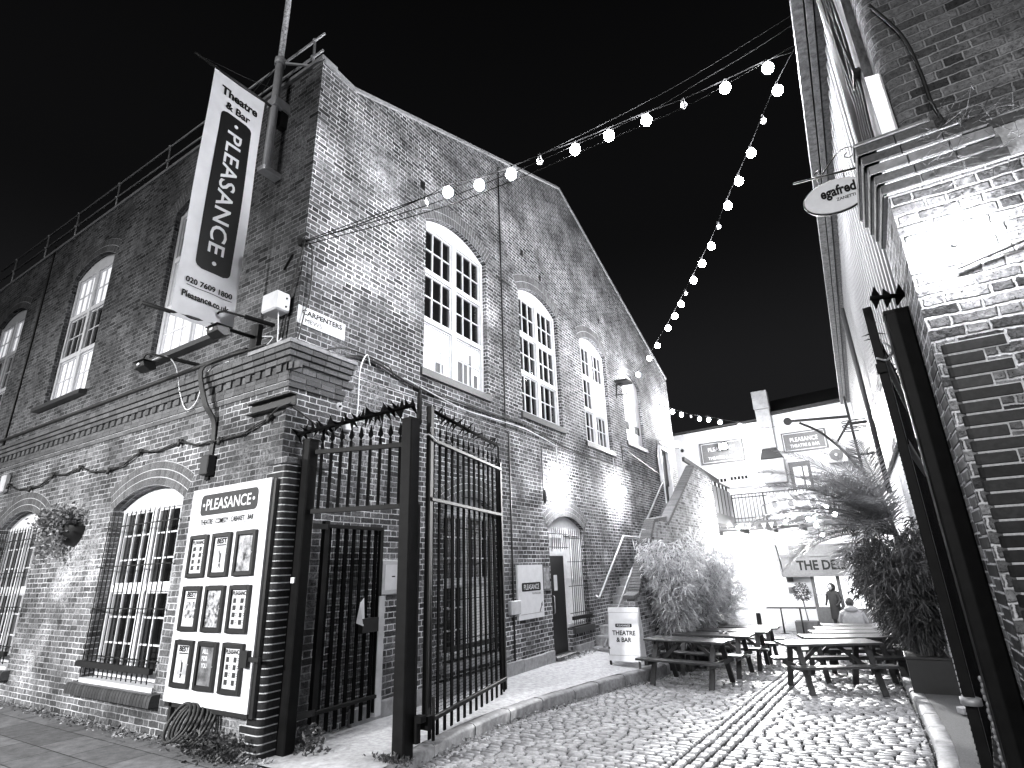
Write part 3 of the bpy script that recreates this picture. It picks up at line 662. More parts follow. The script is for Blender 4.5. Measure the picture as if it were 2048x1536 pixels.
mb = MB(); mb.tube([(-6.5, 2.62, 8.50), (-6.5, 4.04, 8.56)], .022, 8); mb.box(-6.56, -6.44, 3.93, 4.05, 8.28, 8.62); mb.build('upper_arm', M['black'], T)
mb = MB(); mb.tube([(-6.5, 2.58, 4.70), (-6.5, 4.04, 4.76)], .026, 8); mb.box(-6.58, -6.42, 3.98, 4.05, 4.52, 4.94); mb.build('lower_arm', M['black'], T)
mb = MB(); mb.tube([(-6.5, 2.7, 8.52), (-6.55, 3.4, 8.78), (-6.5, 3.9, 8.95)], .004, 4); mb.build('guy_wire', M['cable'], T)
# floodlights
def flood(loc, yw, label, zarm):
    x, y, z = loc; T = thing('floodlight', (x, yw, z), label, 'floodlight', 'banner floodlights on arms')
    mb = MB(); mb.prism([(x - .12, y - .09, z - .01), (x - .12, y - .11, z + .05), (x - .12, y + .05, z + .08), (x - .12, y + .08, z - .02), (x - .12, y, z - .06)], (.24, 0, 0)); mb.box(x - .135, x + .135, y - .12, y + .09, z + .07, z + .082)
    mb.build('lamp_housing', M['black'], T, bevel=.008)
    mb = MB(); mb.tube([(x - .13, y, z + .02), (x - .13, y, zarm - .04), (x - .08, y, zarm), (x, y + .02, zarm), (x + .2, yw - .08, zarm - .04), (x + .2, yw - .02, zarm - .04)], .014, 6); mb.bar((x + .1, yw - .35, zarm - .02), (x + .22, yw, zarm - .05), .05, .04); mb.build('arm', M['iron'], T)
    mb = MB(); mb.box(x - .03, x + .03, y - .112, y - .100, z + .01, z + .04); mb.build('label_plate', M['paper'], T)
flood((-6.40, 3.46, 4.60), 4.05, 'black floodlight on a bent arm under the foot of the banner', 4.92)
flood((-8.05, 3.42, 4.50), 4.05, 'black floodlight on an arm below the window sill left of the banner', 4.72)
# white cable loop
mb = MB()
def spline(pts, n=6):
    P = [Vector(p) for p in pts]; P = [P[0] * 2 - P[1]] + P + [P[-1] * 2 - P[-2]]; out = []
    for i in range(1, len(P) - 2):
        for k in range(n):
            t = k / n; a, b, c, d = P[i - 1], P[i], P[i + 1], P[i + 2]
            out.append(0.5 * ((2 * b) + (c - a) * t + (2 * a - 5 * b + 4 * c - d) * t * t + (3 * b - a - 3 * c + d) * t ** 3))
    return out + [P[-2]]
def cable(pts, r, mat, label, name='cable', cat='cable', group=None, n=6):
    mb = MB(); mb.tube(spline(pts, n), r, 5); return solo(mb, name, mat, pts[0], label, cat, group)
cable([(-8.2, 3.45, 4.6), (-8.0, 3.6, 4.72), (-7.95, 3.75, 4.6), (-7.98, 3.9, 4.2), (-7.75, 3.9, 3.95), (-7.52, 3.9, 4.05), (-7.45, 3.9, 4.32), (-7.2, 3.88, 4.46), (-6.8, 3.87, 4.45)], .009, M['whitecable'], 'white cable hanging in a deep loop from the left banner floodlight')
cable([(-5.9, 3.9, 5.0), (-5.9, 3.93, 4.7), (-5.84, 3.9, 4.5), (-5.62, 3.8, 4.45)], .009, M['whitecable'], 'short white cable dropping from the white speaker box to the corner ledge')
cable([(-6.3, 3.98, 4.72), (-6.02, 3.95, 4.62), (-6.15, 3.9, 4.47), (-6.28, 3.88, 4.42)], .008, M['whitecable'], 'bent white cable between the banner floodlight arm and the ledge')
cable([(-5.62, 3.99, 5.95), (-5.82, 4.0, 5.2), (-5.9, 4.0, 4.6)], .012, M['cable'], 'black cable dropping from the festoon hook behind the speaker box')
cable([(-5.66, 4.0, 5.95), (-5.64, 4.12, 5.9), (-5.64, 4.16, 5.3), (-5.64, 4.1, 4.9), (-5.66, 4.05, 4.5)], .010, M['cable'], 'black cable dropping down the building corner beside the street name sign')
cable([(-15.2, 4.03, 9.4), (-15.15, 4.03, 7.0), (-15.2, 4.03, 4.4)], .022, M['cable'], 'thin black downpipe between the two left street windows', 'downpipe', 'pipe')
# bundle dropping from the ledge over the lower wall
T = thing('cable_bundle', (-7.1, 3.95, 3.0), 'thick black cable bundle dropping from the ledge to a box above the sign board', 'cable')
mb = MB()
for k in range(4): mb.tube(spline([(-6.0, 3.83 + .01 * k, 4.47), (-6.6, 3.80, 4.48), (-7.15 + .02 * k, 3.78, 4.46), (-7.3 + .02 * k, 3.76, 4.35), (-7.15 + .025 * k, 3.8, 3.9), (-7.08 + .02 * k, 3.93, 3.6), (-7.1 + .02 * k, 3.94, 2.9)]), .016, 5)
mb.build('cable', M['cable'], T); mb = MB(); mb.box(-7.1, -6.93, 3.84, 3.95, 2.95, 3.2); mb.build('switch_box', M['inkgrey'], T, bevel=.01)
mb = MB(); mb.tube([(-30, 3.84, 4.50), (-7.3, 3.80, 4.485), (-6.35, 3.82, 4.49)], .03, 6); solo(mb, 'ledge_pipe', M['cable'], (-12, 3.82, 4.48), 'black pipe lying along the top of the corbelled brick band', 'pipe')
# speaker box
T = thing('speaker_box', (-6.0, 3.9, 5.0), 'small off-white weatherproof box fixed high beside the building corner above the street name sign', 'speaker')
mb = MB(); mb.box(-6.13, -5.82, 3.80, 4.02, 4.93, 5.2); mb.build('casing', M['whitepaint'], T, bevel=.02)
for z in (5.0, 5.12): mb = MB(); mb.tube([(-5.822, 3.95, z), (-5.812, 3.95, z)], .014, 8); mb.build('screw', M['ink'], T)
mb = MB(); mb.bar((-6.0, 4.0, 4.93), (-6.05, 4.03, 4.5), .02); mb.build('bracket', M['iron'], T)
# street name sign
T = thing('street_name_sign', (UG, 4.4, 4.9), 'white enamel CARPENTERS MEWS street name plate on the gable beside the corner', 'sign')
mb = MB(); plate(mb, (UG + .004, 4.43, 4.91), (0, 1, 0), (0, 0, 1), [(-.39, -.125), (.39, -.125), (.39, .125), (-.39, .125)], .012); mb.build('sign_plate', M['whitepaint'], T)
text('CARPENTERS', M['ink'], T, (UG + .018, 4.43, 4.96), .66, (0, 1, 0), (0, 0, 1), .075, .03); text('MEWS', M['inkgrey'], T, (UG + .018, 4.29, 4.85), .27, (0, 1, 0), (0, 0, 1), .062, .0)
# hook where the wires meet the corner
mb = MB(); mb.bar((-5.72, 3.9, 5.72), (-6.05, 4.02, 5.66), .03, .02); mb.sphere((-5.67, 4.0, 5.95), .03, 0, 8, 6); mb.box(-5.74, -5.66, 3.97, 4.06, 5.9, 6.0); solo(mb, 'wire_hook', M['iron'], (-5.7, 4.0, 5.95), 'small iron hook on the brick corner where the overhead wires gather', 'hook')
# steel angle under the ledge
mb = MB(); mb.box(-6.28, -5.42, 3.86, 3.95, 3.60, 3.615); mb.box(-6.28, -5.42, 3.94, 3.955, 3.60, 3.74); mb.box(-6.28, -5.42, 3.86, 3.95, 3.735, 3.75); solo(mb, 'steel_angle', M['black'], (-5.9, 3.95, 3.6), 'short rusty steel channel fixed to the brickwork under the corner ledge', 'bracket')
for (y_, z_, l_) in ((4.35, 3.95, 'pale mortar patch with a bolt stub nearer the brick corner above the gate'), (4.75, 3.8, 'pale mortar patch with a bolt stub, lower and farther right above the gate')):
    mb = MB(); mb.sphere((LG, y_, z_), .06, 0, 7, 5, (.15, 1, 1)); mb.tube([(LG, y_, z_), (LG + .03, y_, z_)], .015, 6, 1); solo(mb, 'mortar_patch', [M['mortar'], M['ink']], (LG, y_, z_), l_, 'mortar patch')
# unlit festoon along the lower street wall
T = thing('festoon_cable', (-9, 3.93, 3.4), 'unlit black festoon cable sagging between clips along the lower street wall', 'festoon')
pts = [(-16.6, 3.6), (-15.6, 3.4), (-14.62, 3.58), (-13.88, 3.54), (-12.76, 3.37), (-11.88, 3.52), (-10.85, 3.52), (-9.79, 3.35), (-8.91, 3.52), (-7.83, 3.51), (-6.85, 3.39), (-5.86, 3.52)]
mb = MB()
for (a, za), (b, zb) in zip(pts, pts[1:]):
    P = [(a + (b - a) * k / 6, 3.925, za + (zb - za) * k / 6 - .05 * math.sin(math.pi * k / 6)) for k in range(7)]; mb.tube(P, .012, 5); mb.tube([(x, y - .015, z + .02 * math.sin(i * 1.7)) for i, (x, y, z) in enumerate(P)], .008, 4)
mb.tube(spline([(-5.86, 3.9, 3.52), (-5.5, 3.9, 3.6), (-5.5, 4.4, 3.42), (-5.55, 4.9, 3.35)]), .012, 5); mb.build('cable', M['cable'], T)
for (a, z) in pts[2:]:
    mb = MB(); mb.tube([(a, 3.92, z + .03), (a, 3.9, z - .07)], [.03, .022], 8); mb.bar((a - .06, 3.93, z), (a + .06, 3.92, z + .01), .035); mb.build('lamp_holder', M['cable'], T)
mb = MB(); mb.box(-14.2, -13.98, 3.86, 3.96, 3.42, 3.76); solo(mb, 'alarm_box', M['whitepaint'], (-14.1, 3.95, 3.55), 'small white box on the lower street wall at the far left', 'alarm box', bevel=.02)
# ------------------------------------------------------------------ hinged sign board against the street wall
T = thing('notice_board', (-6.4, 3.9, .4), 'large white sign board with nine framed posters standing against the street wall', 'sign board')
BX0, BX1, BZ0, BZ1, BY = -7.17, -5.60, .40, 2.76, 3.86
mb = MB(); mb.box(BX0, BX1, BY, BY + .02, BZ0, BZ1); bd = mb.build('board', M['whitepaint'], T)
mb = MB(); mb.box(BX0 + .1, BX0 + .15, BY + .02, BY + .07, BZ0 - .2, BZ1); mb.box(BX1 - .02, BX1 + .06, BY + .02, BY + .08, BZ0 - .04, BZ1 - .01); mb.box(BX0, BX1, BY + .02, BY + .06, BZ0 - .05, BZ0 + .02); mb.build('gate_frame', M['black'], T)
X1_, Z1_ = (1, 0, 0), (0, 0, 1)
mb = MB(); cxb = (BX0 + BX1) / 2; plate(mb, (cxb, BY - .0005, 2.555), X1_, Z1_, rrect(0, 0, 1.14, .25, .06), .005); lp = mb.build('logo_panel', M['inkgrey'], bd)
text('PLEASANCE', M['paper'], bd, (cxb, BY - .006, 2.555), .90, X1_, Z1_, .135, .012)
for sx in (-.5, .5): mb = MB(); plate(mb, (cxb + sx, BY - .006, 2.555), X1_, Z1_, rrect(0, 0, .04, .04, .0199), .002); mb.build('lettering', M['paper'], bd)
text('THEATRE - COMEDY - CABARET - BAR', M['ink'], bd, (cxb, BY - .003, 2.35), 1.06, X1_, Z1_, .062, .02)
for z in (2.40, 2.30): mb = MB(); mb.box(cxb - .5, cxb + .5, BY - .002, BY, z, z + .005); mb.build('ruled_line', M['ink'], bd)
kinds = [['p', 'b', 'x'], ['y', 'z', 'p'], ['b', 'w', 'p']]
for r_i, zt in enumerate((2.20, 1.62, 1.04)):
    for c_i in range(3):
        x0 = BX0 + .12 + c_i * .47 ; x1 = x0 + .375; z1 = zt; z0 = zt - .485; k = kinds[r_i][c_i]
        mb = MB()
        for a, b, c, d in ((x0, x0 + .05, z0, z1), (x1 - .05, x1, z0, z1), (x0 + .05, x1 - .05, z0, z0 + .05), (x0 + .05, x1 - .05, z1 - .05, z1)): mb.box(a, b, BY - .035, BY, c, d)
        cs = mb.build('poster_case', M['black'], bd, bevel=.006)
        mt = {'p': M['paper'], 'b': M['paper'], 'x': poster('poster_a', r_i * 3 + c_i, .02, .5, 9, .5), 'y': M['paper'], 'z': poster('poster_b', r_i * 3 + c_i, .01, .55, 22, .5), 'w': poster('poster_c', 7, .06, .22, 8)}[k]
        mb = MB(); mb.box(x0 + .05, x1 - .05, BY - .012, BY - .004, z0 + .05, z1 - .05); mb.build('poster', mt, cs) if False else None
        po = mb.build('poster', mt, bd)
        xc = (x0 + x1) / 2; yy = BY - .0125
        if k == 'p':
            text('PLEASANCE', M['ink'], bd, (xc, yy, z1 - .085), .26, X1_, Z1_, .045, .04)
            mb = MB(); rp = random.Random(r_i * 7 + c_i)
            for rw in range(4):
                for cl_ in range(2):
                    px, pz = xc - .085 + cl_ * .13, z1 - .155 - rw * .072
                    mb.box(px - .028, px + .022 + rp.uniform(0, .01), yy - .001, yy, pz - .03, pz + .02)
                    for q in range(2): mb.box(px + .035, px + .06 + rp.uniform(0, .02), yy - .001, yy, pz - .012 + q * .02, pz - .006 + q * .02)
            mb.build('poster_print', M['inkgrey'], bd)
        elif k in 'by':
            text('BEST', M['ink'], bd, (xc, yy, z1 - .09), .19, X1_, Z1_, .062, .05)
            mb = MB(); mb.box(xc - .09, xc + .09, yy - .001, yy, z1 - .145, z1 - .13)
            if k == 'b':
                mb.box(xc - .085, xc + .085, yy - .001, yy, z0 + .13, z0 + .133); mb.sphere((xc, yy - .001, z1 - .24), .014, 0, 8, 6, (1, .1, 1)); mb.bar((xc, yy - .001, z1 - .25), (xc, yy - .001, z1 - .33), .03, .002, up=(0, 1, 0)); mb.bar((xc, yy - .001, z1 - .27), (xc - .035, yy - .001, z1 - .20), .012, .002, up=(0, 1, 0)); mb.bar((xc, yy - .001, z1 - .34), (xc - .02, yy - .001, z1 - .39), .014, .002, up=(0, 1, 0)); mb.bar((xc, yy - .001, z1 - .34), (xc + .02, yy - .001, z1 - .39), .014, .002, up=(0, 1, 0))
            mb.build('poster_print', M['inkgrey'], bd)
            q = MB(); q.box(xc - .1, xc + .1, yy - .0006, yy, z0 + .135, z1 - .17); q.build('poster_print', poster('poster_img', r_i + 1, .30 if k == 'b' else .03, .5 if k == 'b' else .6, 10 if k == 'b' else 24), bd)
        elif k == 'w':
            for i_, s_ in enumerate(('ALL', 'FOR', 'YOU')): text(s_, M['paper'], bd, (xc - .04, yy, z1 - .1 - i_ * .07), .11, X1_, Z1_, .05, .03)
        mb = MB(); mb.sphere((x1 - .028, BY - .038, (z0 + z1) / 2), .008, 0, 8, 6); mb.build('case_lock', M['galv'], bd)
mb = MB(); mb.box(BX1 - .12, BX1 - .03, BY - .05, BY - .001, 0.82, 0.98); mb.box(BX1 - .03, BX1 + .14, BY - .035, BY + .0, .88, .92); mb.build('latch', M['black'], T)
# hose coil
T = thing('hose_coil', (-6.75, 3.7, .03), 'coil of black hose leaning against the wall under the sign board', 'hose'); mb = MB()
rq = random.Random(3)
for k in range(7):
    cx, cy, cz_, R_ = -6.60 + k * .045 + rq.uniform(-.01, .01), 3.70 + .02 * k, .31 + rq.uniform(-.01, .01), .155 + rq.uniform(-.015, .015)
    mb.tube([(cx + R_ * math.cos(a), cy + .05 * math.sin(a) + .14 * (math.sin(a) + 1) / 2 * .6, cz_ - .05 + R_ * 1.08 * math.sin(a)) for a in [2 * math.pi * i / 28 for i in range(29)]], .018, 6)
mb.build('hose', M['cable'], T)
# hanging basket
T = thing('hanging_basket', (-10.6, 3.8, 2.6), 'wall basket of trailing ivy between the two barred street windows', 'hanging basket')
mb = MB(); n_ = 14; vs = []
for j in range(6):
    ph = math.pi / 2 * j / 5
    for i in range(n_ + 1): th = math.pi * i / n_; vs.append((-10.6 + .3 * math.cos(ph) * math.cos(th), 3.95 - .26 * math.cos(ph) * math.sin(th), 2.55 - .3 * math.sin(ph)))
mb.add(vs, [(j * (n_ + 1) + i, j * (n_ + 1) + i + 1, (j + 1) * (n_ + 1) + i + 1, (j + 1) * (n_ + 1) + i) for j in range(5) for i in range(n_)], 0, True); mb.build('bowl', M['black'], T)
def leafquad(mb, p, L, w, rnd, droop=None, mi=0):
    d = Vector((rnd.gauss(0, 1), rnd.gauss(0, 1), rnd.gauss(0, .6) if droop is None else droop + rnd.gauss(0, .35))).normalized(); s = d.cross(Vector((rnd.gauss(0, 1), rnd.gauss(0, 1), rnd.gauss(0, 1)))).normalized(); p = Vector(p); m = p + d * L * .45; n = d.cross(s) * L * .08
    mb.add([p, m + s * w / 2 + n, p + d * L, m - s * w / 2 + n], [(0, 1, 2, 3)], mi)
mb = MB(); rb = random.Random(8)
for k in range(1500):
    a = rb.uniform(-.52, .30); side = rb.random()
    if side < .6: p = (-10.62 + rb.gauss(-.15, .26), 3.78 + rb.uniform(-.22, .1), 2.62 + rb.gauss(0, .085) + .05)
    else: st_ = rb.choice([-.5, -.38, -.22, -.12, .05, .16, -.3]); p = (-10.62 + st_ + rb.gauss(0, .035), 3.72 + rb.uniform(-.1, .1), 2.62 - rb.random() ** 1.4 * rb.choice([.3, .5, .62]))
    leafquad(mb, p, rb.uniform(.04, .07), .05, rb)
mb.build('foliage', M['ivy'], T)
# ------------------------------------------------------------------ cables, lamps and signs on the gable
cable([(-5.66, 4.2, 4.52), (-5.66, 4.57, 4.44), (-5.66, 5.04, 4.62), (-5.66, 5.48, 4.63), (-5.66, 6.26, 4.49), (-5.66, 7.15, 4.5), (-5.66, 8.45, 4.52), (-5.66, 9.66, 4.56), (-5.64, 11.22, 4.38), (-5.64, 12.6, 4.33), (-5.64, 14.0, 4.36)], .018, M['cable'], 'thick black cable sagging along the gable under the upper windows')
cable([(-5.65, 6.0, 4.56), (-5.64, 7.4, 4.40), (-5.64, 8.5, 4.42), (-5.64, 9.8, 4.44), (-5.62, 11.4, 4.26), (-5.62, 12.4, 4.2)], .010, M['whitecable'], 'thin pale cable following the black cable along the gable')
cable([(-5.66, 5.3, 4.55), (-5.58, 5.15, 4.66), (-5.58, 5.04, 4.4), (-5.57, 5.03, 3.9), (-5.57, 5.0, 3.6), (-5.57, 4.93, 3.56)], .009, M['whitecable'], 'white cable dropping from the ledge to the small white sensor above the gate')
cable([(-5.62, 4.4, 4.48), (-5.6, 4.7, 4.62), (-5.6, 5.1, 4.66), (-5.6, 5.6, 4.62), (-5.62, 5.75, 4.5)], .012, M['cable'], 'dark cable arching over the end of the brick ledge')
mb = MB(); mb.box(LG, LG + .09, 4.80, 4.92, 3.48, 3.62); solo(mb, 'sensor_box', M['whitepaint'], (LG, 4.85, 3.5), 'small white sensor box on the brickwork above the gate finials', 'sensor', bevel=.01)
mb = MB(); mb.tube([(UG + .03, 8.93, 10.6), (UG + .03, 8.93, 4.3), (LG + .03, 8.9, 4.2), (LG + .03, 8.88, 0.0)], .016, 6); mb.bar((UG + .06, 8.7, 7.62), (UG + .06, 9.25, 7.62), .03); solo(mb, 'conduit', M['cable'], (LG, 8.9, 0), 'thin black vertical pipe on the gable between the first and second upper windows', 'pipe')
def walllamp(y, z, label, m='walllamp'):
    T = thing('wall_lamp', (LG, y, z), label, 'wall lamp', 'glaring wall lamps on the gable')
    mb = MB(); mb.box(LG, LG + .06, y - .06, y + .06, z - .02, z + .16); mb.tube([(LG + .02, y, z + .16), (LG + .02, y, z + .9)], .012, 6); mb.build('back_box', M['greypaint'], T)
    mb = MB(); mb.sphere((LG + .17, y, z - .02), .12 if m == 'walllamp' else .08, 0, 14, 10); mb.build('lamp_globe', M[m], T)
    mb = MB(); mb.tube([(LG + .05, y, z + .1), (LG + .14, y, z + .1), (LG + .16, y, z + .05)], .012, 6); mb.build('bracket', M['greypaint'], T)
walllamp(10.9, 3.35, 'glaring wall lamp over the barred window beside the black alley door')
walllamp(14.3, 3.62, 'glaring wall lamp on the gable above the foot of the staircase')
walllamp(19.35, 6.35, 'glaring wall lamp above the upper stage door at the top of the stairs', 'bulb_small')
mb = MB(); mb.tube([(LG + .02, 10.2, 3.85), (LG + .02, 10.2, 4.12), (LG + .02, 11.0, 4.12)], .012, 6); mb.tube([(LG + .02, 10.2, 3.85), (LG + .02, 10.2, 3.2)], .012, 6); mb.sphere((LG + .05, 10.2, 3.1), .05, 0, 6, 5, (1, 1, 3)); solo(mb, 'conduit', M['inkgrey'], (LG, 10.2, 3.2), 'bent conduit with a dark holder left of the barred window lamp', 'pipe')
mb = MB(); mb.tube([(LG + .02, 11.0, 4.28), (LG + .02, 14.6, 4.28)], .010, 6); mb.tube([(LG + .03, 15.0, 4.25), (LG + .03, 15.0, 4.95), (LG + .03, 18.3, 4.55), (LG + .03, 18.3, 5.2), (LG + .03, 18.5, 5.75), (LG + .03, 20.0, 5.7)], .022, 6); solo(mb, 'conduit', M['cable'], (LG, 15, 4.3), 'dark conduit stepping along the far end of the gable to the upper door', 'pipe')
T = thing('swan_lamp', (UG, 15.4, 6.9), 'unlit flat lamp head on an arm beside the boarded fourth upper window', 'lamp')
mb = MB(); mb.box(UG + .05, UG + .45, 15.1, 15.6, 6.95, 7.02); mb.build('lamp_head', M['black'], T, bevel=.01); mb = MB(); mb.bar((UG, 15.3, 6.9), (UG + .25, 15.35, 6.96), .03); mb.bar((UG + .05, 15.1, 6.55), (UG + .4, 15.2, 6.55), .03); mb.bar((UG, 15.3, 6.5), (UG + .05, 15.3, 6.95), .03); mb.build('arm', M['black'], T)
mb = MB(); mb.box(-5.63, -5.45, 20.7, 20.95, 5.85, 6.1); mb.sphere((-5.4, 20.95, 5.75), .07, 1, 8, 6); solo(mb, 'camera_unit', [M['whitepaint'], M['ink']], (-5.6, 20.8, 5.9), 'white security camera unit at the far corner of the gable', 'camera')
# wall sign + notices
def Gt(s, mat, par, y, z, w, h, bold=.01): return text(s, mat, par, (LG + .052, y, z), w, (0, 1, 0), (0, 0, 1), h, bold)
T = thing('wall_sign', (LG, 9.45, .9), 'white theatre sign panel with an arrow on the gable left of the black alley door', 'sign')
mb = MB(); mb.box(LG + .01, LG + .05, 9.02, 9.95, .82, 1.76); mb.build('sign_panel', M['whitepaint'], T)
mb = MB(); plate(mb, (LG + .05, 9.5, 1.37), (0, 1, 0), (0, 0, 1), rrect(0, 0, .70, .15, .03), .002); mb.build('logo_panel', M['ink'], T); Gt('PLEASANCE', M['paper'], T, 9.5, 1.37, .56, .09); Gt('THEATRE & BAR', M['inkgrey'], T, 9.67, 1.25, .34, .032, .0)
mb = MB(); mb.bar((LG + .053, 9.78, .92), (LG + .053, 9.87, 1.05), .02, .003, up=(1, 0, 0)); mb.add([(LG + .053, 9.83, 1.045), (LG + .053, 9.885, 1.01), (LG + .053, 9.885, 1.10)], [(0, 1, 2)]); mb.box(LG + .0505, LG + .052, 9.1, 9.86, .905, .91); mb.build('arrow', M['ink'], T)
mb = MB(); mb.box(LG, LG + .08, 8.74, 9.06, .93, 1.16); solo(mb, 'meter_box', M['greypaint'], (LG, 8.9, .95), 'small grey box partly behind the white wall sign', 'box', bevel=.01)
T = thing('framed_notice', (LG, 10.1, 1.2), 'narrow dark framed notice between the white wall sign and the alley door', 'notice')
mb = MB(); mb.box(LG, LG + .03, 10.0, 10.28, 1.28, 1.73); mb.build('frame', M['midgrey'], T); mb = MB(); mb.box(LG + .03, LG + .033, 10.03, 10.25, 1.31, 1.70); mb.build('poster', poster('poster_n', 4, .10, .4, 7), T)
T = thing('notice_case', (LG, 6.0, 1.5), 'shallow white framed notice case on the gable behind the main gate post', 'notice')
mb = MB(); mb.box(LG, LG + .04, 5.62, 6.1, 1.42, 1.86); mb.build('frame', M['greypaint'], T, bevel=.01); mb = MB(); mb.box(LG + .04, LG + .043, 5.67, 6.05, 1.48, 1.8); mb.box(LG + .043, LG + .045, 5.8, 5.86, 1.64, 1.655, 1); mb.build('notice', [M['paper'], M['ink']], T)
# ------------------------------------------------------------------ entrance gates
def spikebar(p, q, parent, n, r=.022, L=.10, seed=1, mat='gatebar'):
    rs = random.Random(seed); mb = MB(); p = Vector(p); q = Vector(q); mb.tube([p, q], r, 8); d = (q - p).normalized(); a = d.cross(Vector((0, 0, 1))).normalized(); b = a.cross(d)
    for k in range(n):
        c = p + (q - p) * ((k + .5) / n)
        for j in range(3):
            th = rs.uniform(0, 2.1) + j * 2.1; v = a * math.cos(th) + b * math.sin(th); v = (v + d * rs.uniform(-.35, .35)).normalized(); w = d * .030
            mb.add([c + w + v * r * .5, c - w + v * r * .5, c + a * .004 + v * r, c + v * L], [(0, 1, 3), (1, 2, 3), (2, 0, 3)])
    return mb.build('spiked_bar', M[mat], parent)
def leaf(parent, p0, p1, zb, z_rails, ztop, n, mesh_z, stile_top, fin=0.22, seed=2, end_top=None):
    p0 = Vector((*p0, 0)); p1 = Vector((*p1, 0)); d = (p1 - p0); L = d.length; d.normalize(); nrm = Vector((-d.y, d.x, 0)); at = lambda s, z, o=0: p0 + d * s + nrm * o + Vector((0, 0, z))
    mb = MB(); mb.obox(at(0, (zb + stile_top) / 2), (.075, .06, stile_top - zb), (d, nrm, Vector((0, 0, 1)))); et = end_top or ztop; mb.obox(at(L, (zb - .05 + et) / 2), (.06, .05, et - zb + .1), (d, nrm, Vector((0, 0, 1))))
    for z in z_rails: mb.obox(at(L / 2, z, -.02), (L, .04, .042), (d, nrm, Vector((0, 0, 1))))
    mb.build('frame', M['blackgate'], parent, bevel=.004)
    for k in range(n):
        s = L * (k + .6) / (n + .2); bb = MB(); bb.obox(at(s, (zb - .12 + ztop) / 2, .012), (.050, .016, ztop - zb + .12), (d, nrm, Vector((0, 0, 1))))
        if fin:
            c = at(s, ztop + .0, .012); bb.sphere(c + Vector((0, 0, .02)), .018, 0, 6, 4); bb.add([c + d * .036 + Vector((0, 0, .08)), c - d * .036 + Vector((0, 0, .08)), c + nrm * .02 + Vector((0, 0, .08)), c - nrm * .02 + Vector((0, 0, .08)), c + Vector((0, 0, fin)), c + Vector((0, 0, .035))], [(0, 2, 4), (2, 1, 4), (1, 3, 4), (3, 0, 4), (0, 2, 5), (2, 1, 5), (1, 3, 5), (3, 0, 5)])
        bb.build('bar', M['gatebar'], parent)
    if mesh_z:
        mm = MB(); m0, m1 = mesh_z; s = .05
        while s < L - .03: mm.obox(at(s, (m0 + m1) / 2, .035), (.0032, .0032, m1 - m0), (d, nrm, Vector((0, 0, 1)))); s += .034
        z = m0
        while z < m1: mm.obox(at(L / 2, z, .038), (L - .06, .0032, .0032), (d, nrm, Vector((0, 0, 1)))); z += .034
        mm.build('wire_mesh', M['gatebar'], parent)
    return at
def post(loc, w, h, label):
    T = thing('gate_post', loc, label, 'gate post'); x, y, z = loc; mb = MB(); mb.box(x - w / 2, x + w / 2, y - w / 2, y + w / 2, z - .1, h); o = mb.build('post', M['blackgate'], T, bevel=.012); mb = MB(); mb.prism([(x + (w / 2 + .004) * a, y + (w / 2 + .004) * b, h - .02) for a, b in ((-1, -1), (1, -1), (1, 1), (-1, 1))], (0, 0, .024)); mb.build('cap', M['blackgate'], T); return T
T = post((-4.21, 4.61, 0), .155, 3.36, 'tall black square main gate post standing on the kerb end in the foreground')
mb = MB(); mb.box(-4.17, -4.13, 4.66, 4.70, 3.3, 3.63); mb.add([(-4.17, 4.66, 3.63), (-4.13, 4.66, 3.63), (-4.13, 4.70, 3.63), (-4.17, 4.70, 3.63), (-4.15, 4.68, 3.8)], [(0, 1, 4), (1, 2, 4), (2, 3, 4), (3, 0, 4)]); mb.box(-4.12, -4.03, 4.66, 4.74, .30, .36); mb.box(-4.12, -4.08, 4.66, 4.72, .12, .30); mb.build('hinge_bracket', M['blackgate'], T)
mb = MB(); mb.tube(spline([(-4.13, 4.69, 3.12), (-4.05, 4.73, 3.18), (-3.98, 4.78, 3.1), (-4.08, 4.82, 3.2), (-4.02, 4.74, 3.26)]), .008, 5); mb.build('tie_wire', M['galv'], T)
T = post((-5.41, 4.20, .05), .14, 3.22, 'black square side gate post against the glazed brick corner'); mb = MB(); mb.box(-5.45, -5.39, 4.115, 4.129, 1.62, 1.68); mb.build('label_plate', M['paper'], T)
T = thing('gate_overthrow', (-4.8, 4.45, 2.4), 'black railing panel with spear finials and a spiked bar above the small side gate', 'railing')
pA, pB = Vector((-5.34, 4.23, 0)), Vector((-4.28, 4.60, 0)); d = (pB - pA); L = d.length; d.normalize(); nr = Vector((-d.y, d.x, 0)); Zu = Vector((0, 0, 1))
for z in (3.07, 2.385):
    mb = MB(); mb.obox((pA + pB) / 2 + Zu * z, (L, .05, .05), (d, nr, Zu)); mb.build('rail', M['blackgate'], T)
for k in range(9):
    c = pA + d * (L * (k + .6) / 9.1); mb = MB(); mb.obox(c + Zu * 2.76, (.028, .028, .78), (d, nr, Zu)); c = c + Zu * 3.15
    mb.sphere(c + Zu * .01, .018, 0, 6, 4); mb.add([c + d * .034 + Zu * .07, c - d * .034 + Zu * .07, c + nr * .016 + Zu * .07, c - nr * .016 + Zu * .07, c + Zu * .20, c + Zu * .02], [(0, 2, 4), (2, 1, 4), (1, 3, 4), (3, 0, 4), (0, 2, 5), (2, 1, 5), (1, 3, 5), (3, 0, 5)]); mb.build('bar', M['gatebar'], T)
spikebar((-5.62, 4.15, 3.31), (-4.17, 4.62, 3.53), T, 24, .026, .14, 4)
T = thing('side_gate', (-5.42, 4.5, 0), 'small black side gate standing open along the gable with paper folded in its bars', 'gate')
leaf(T, (-5.40, 4.50), (-5.42, 5.42), .20, (.30, 2.24), 2.24, 7, (.32, 2.22), 2.30, fin=0)
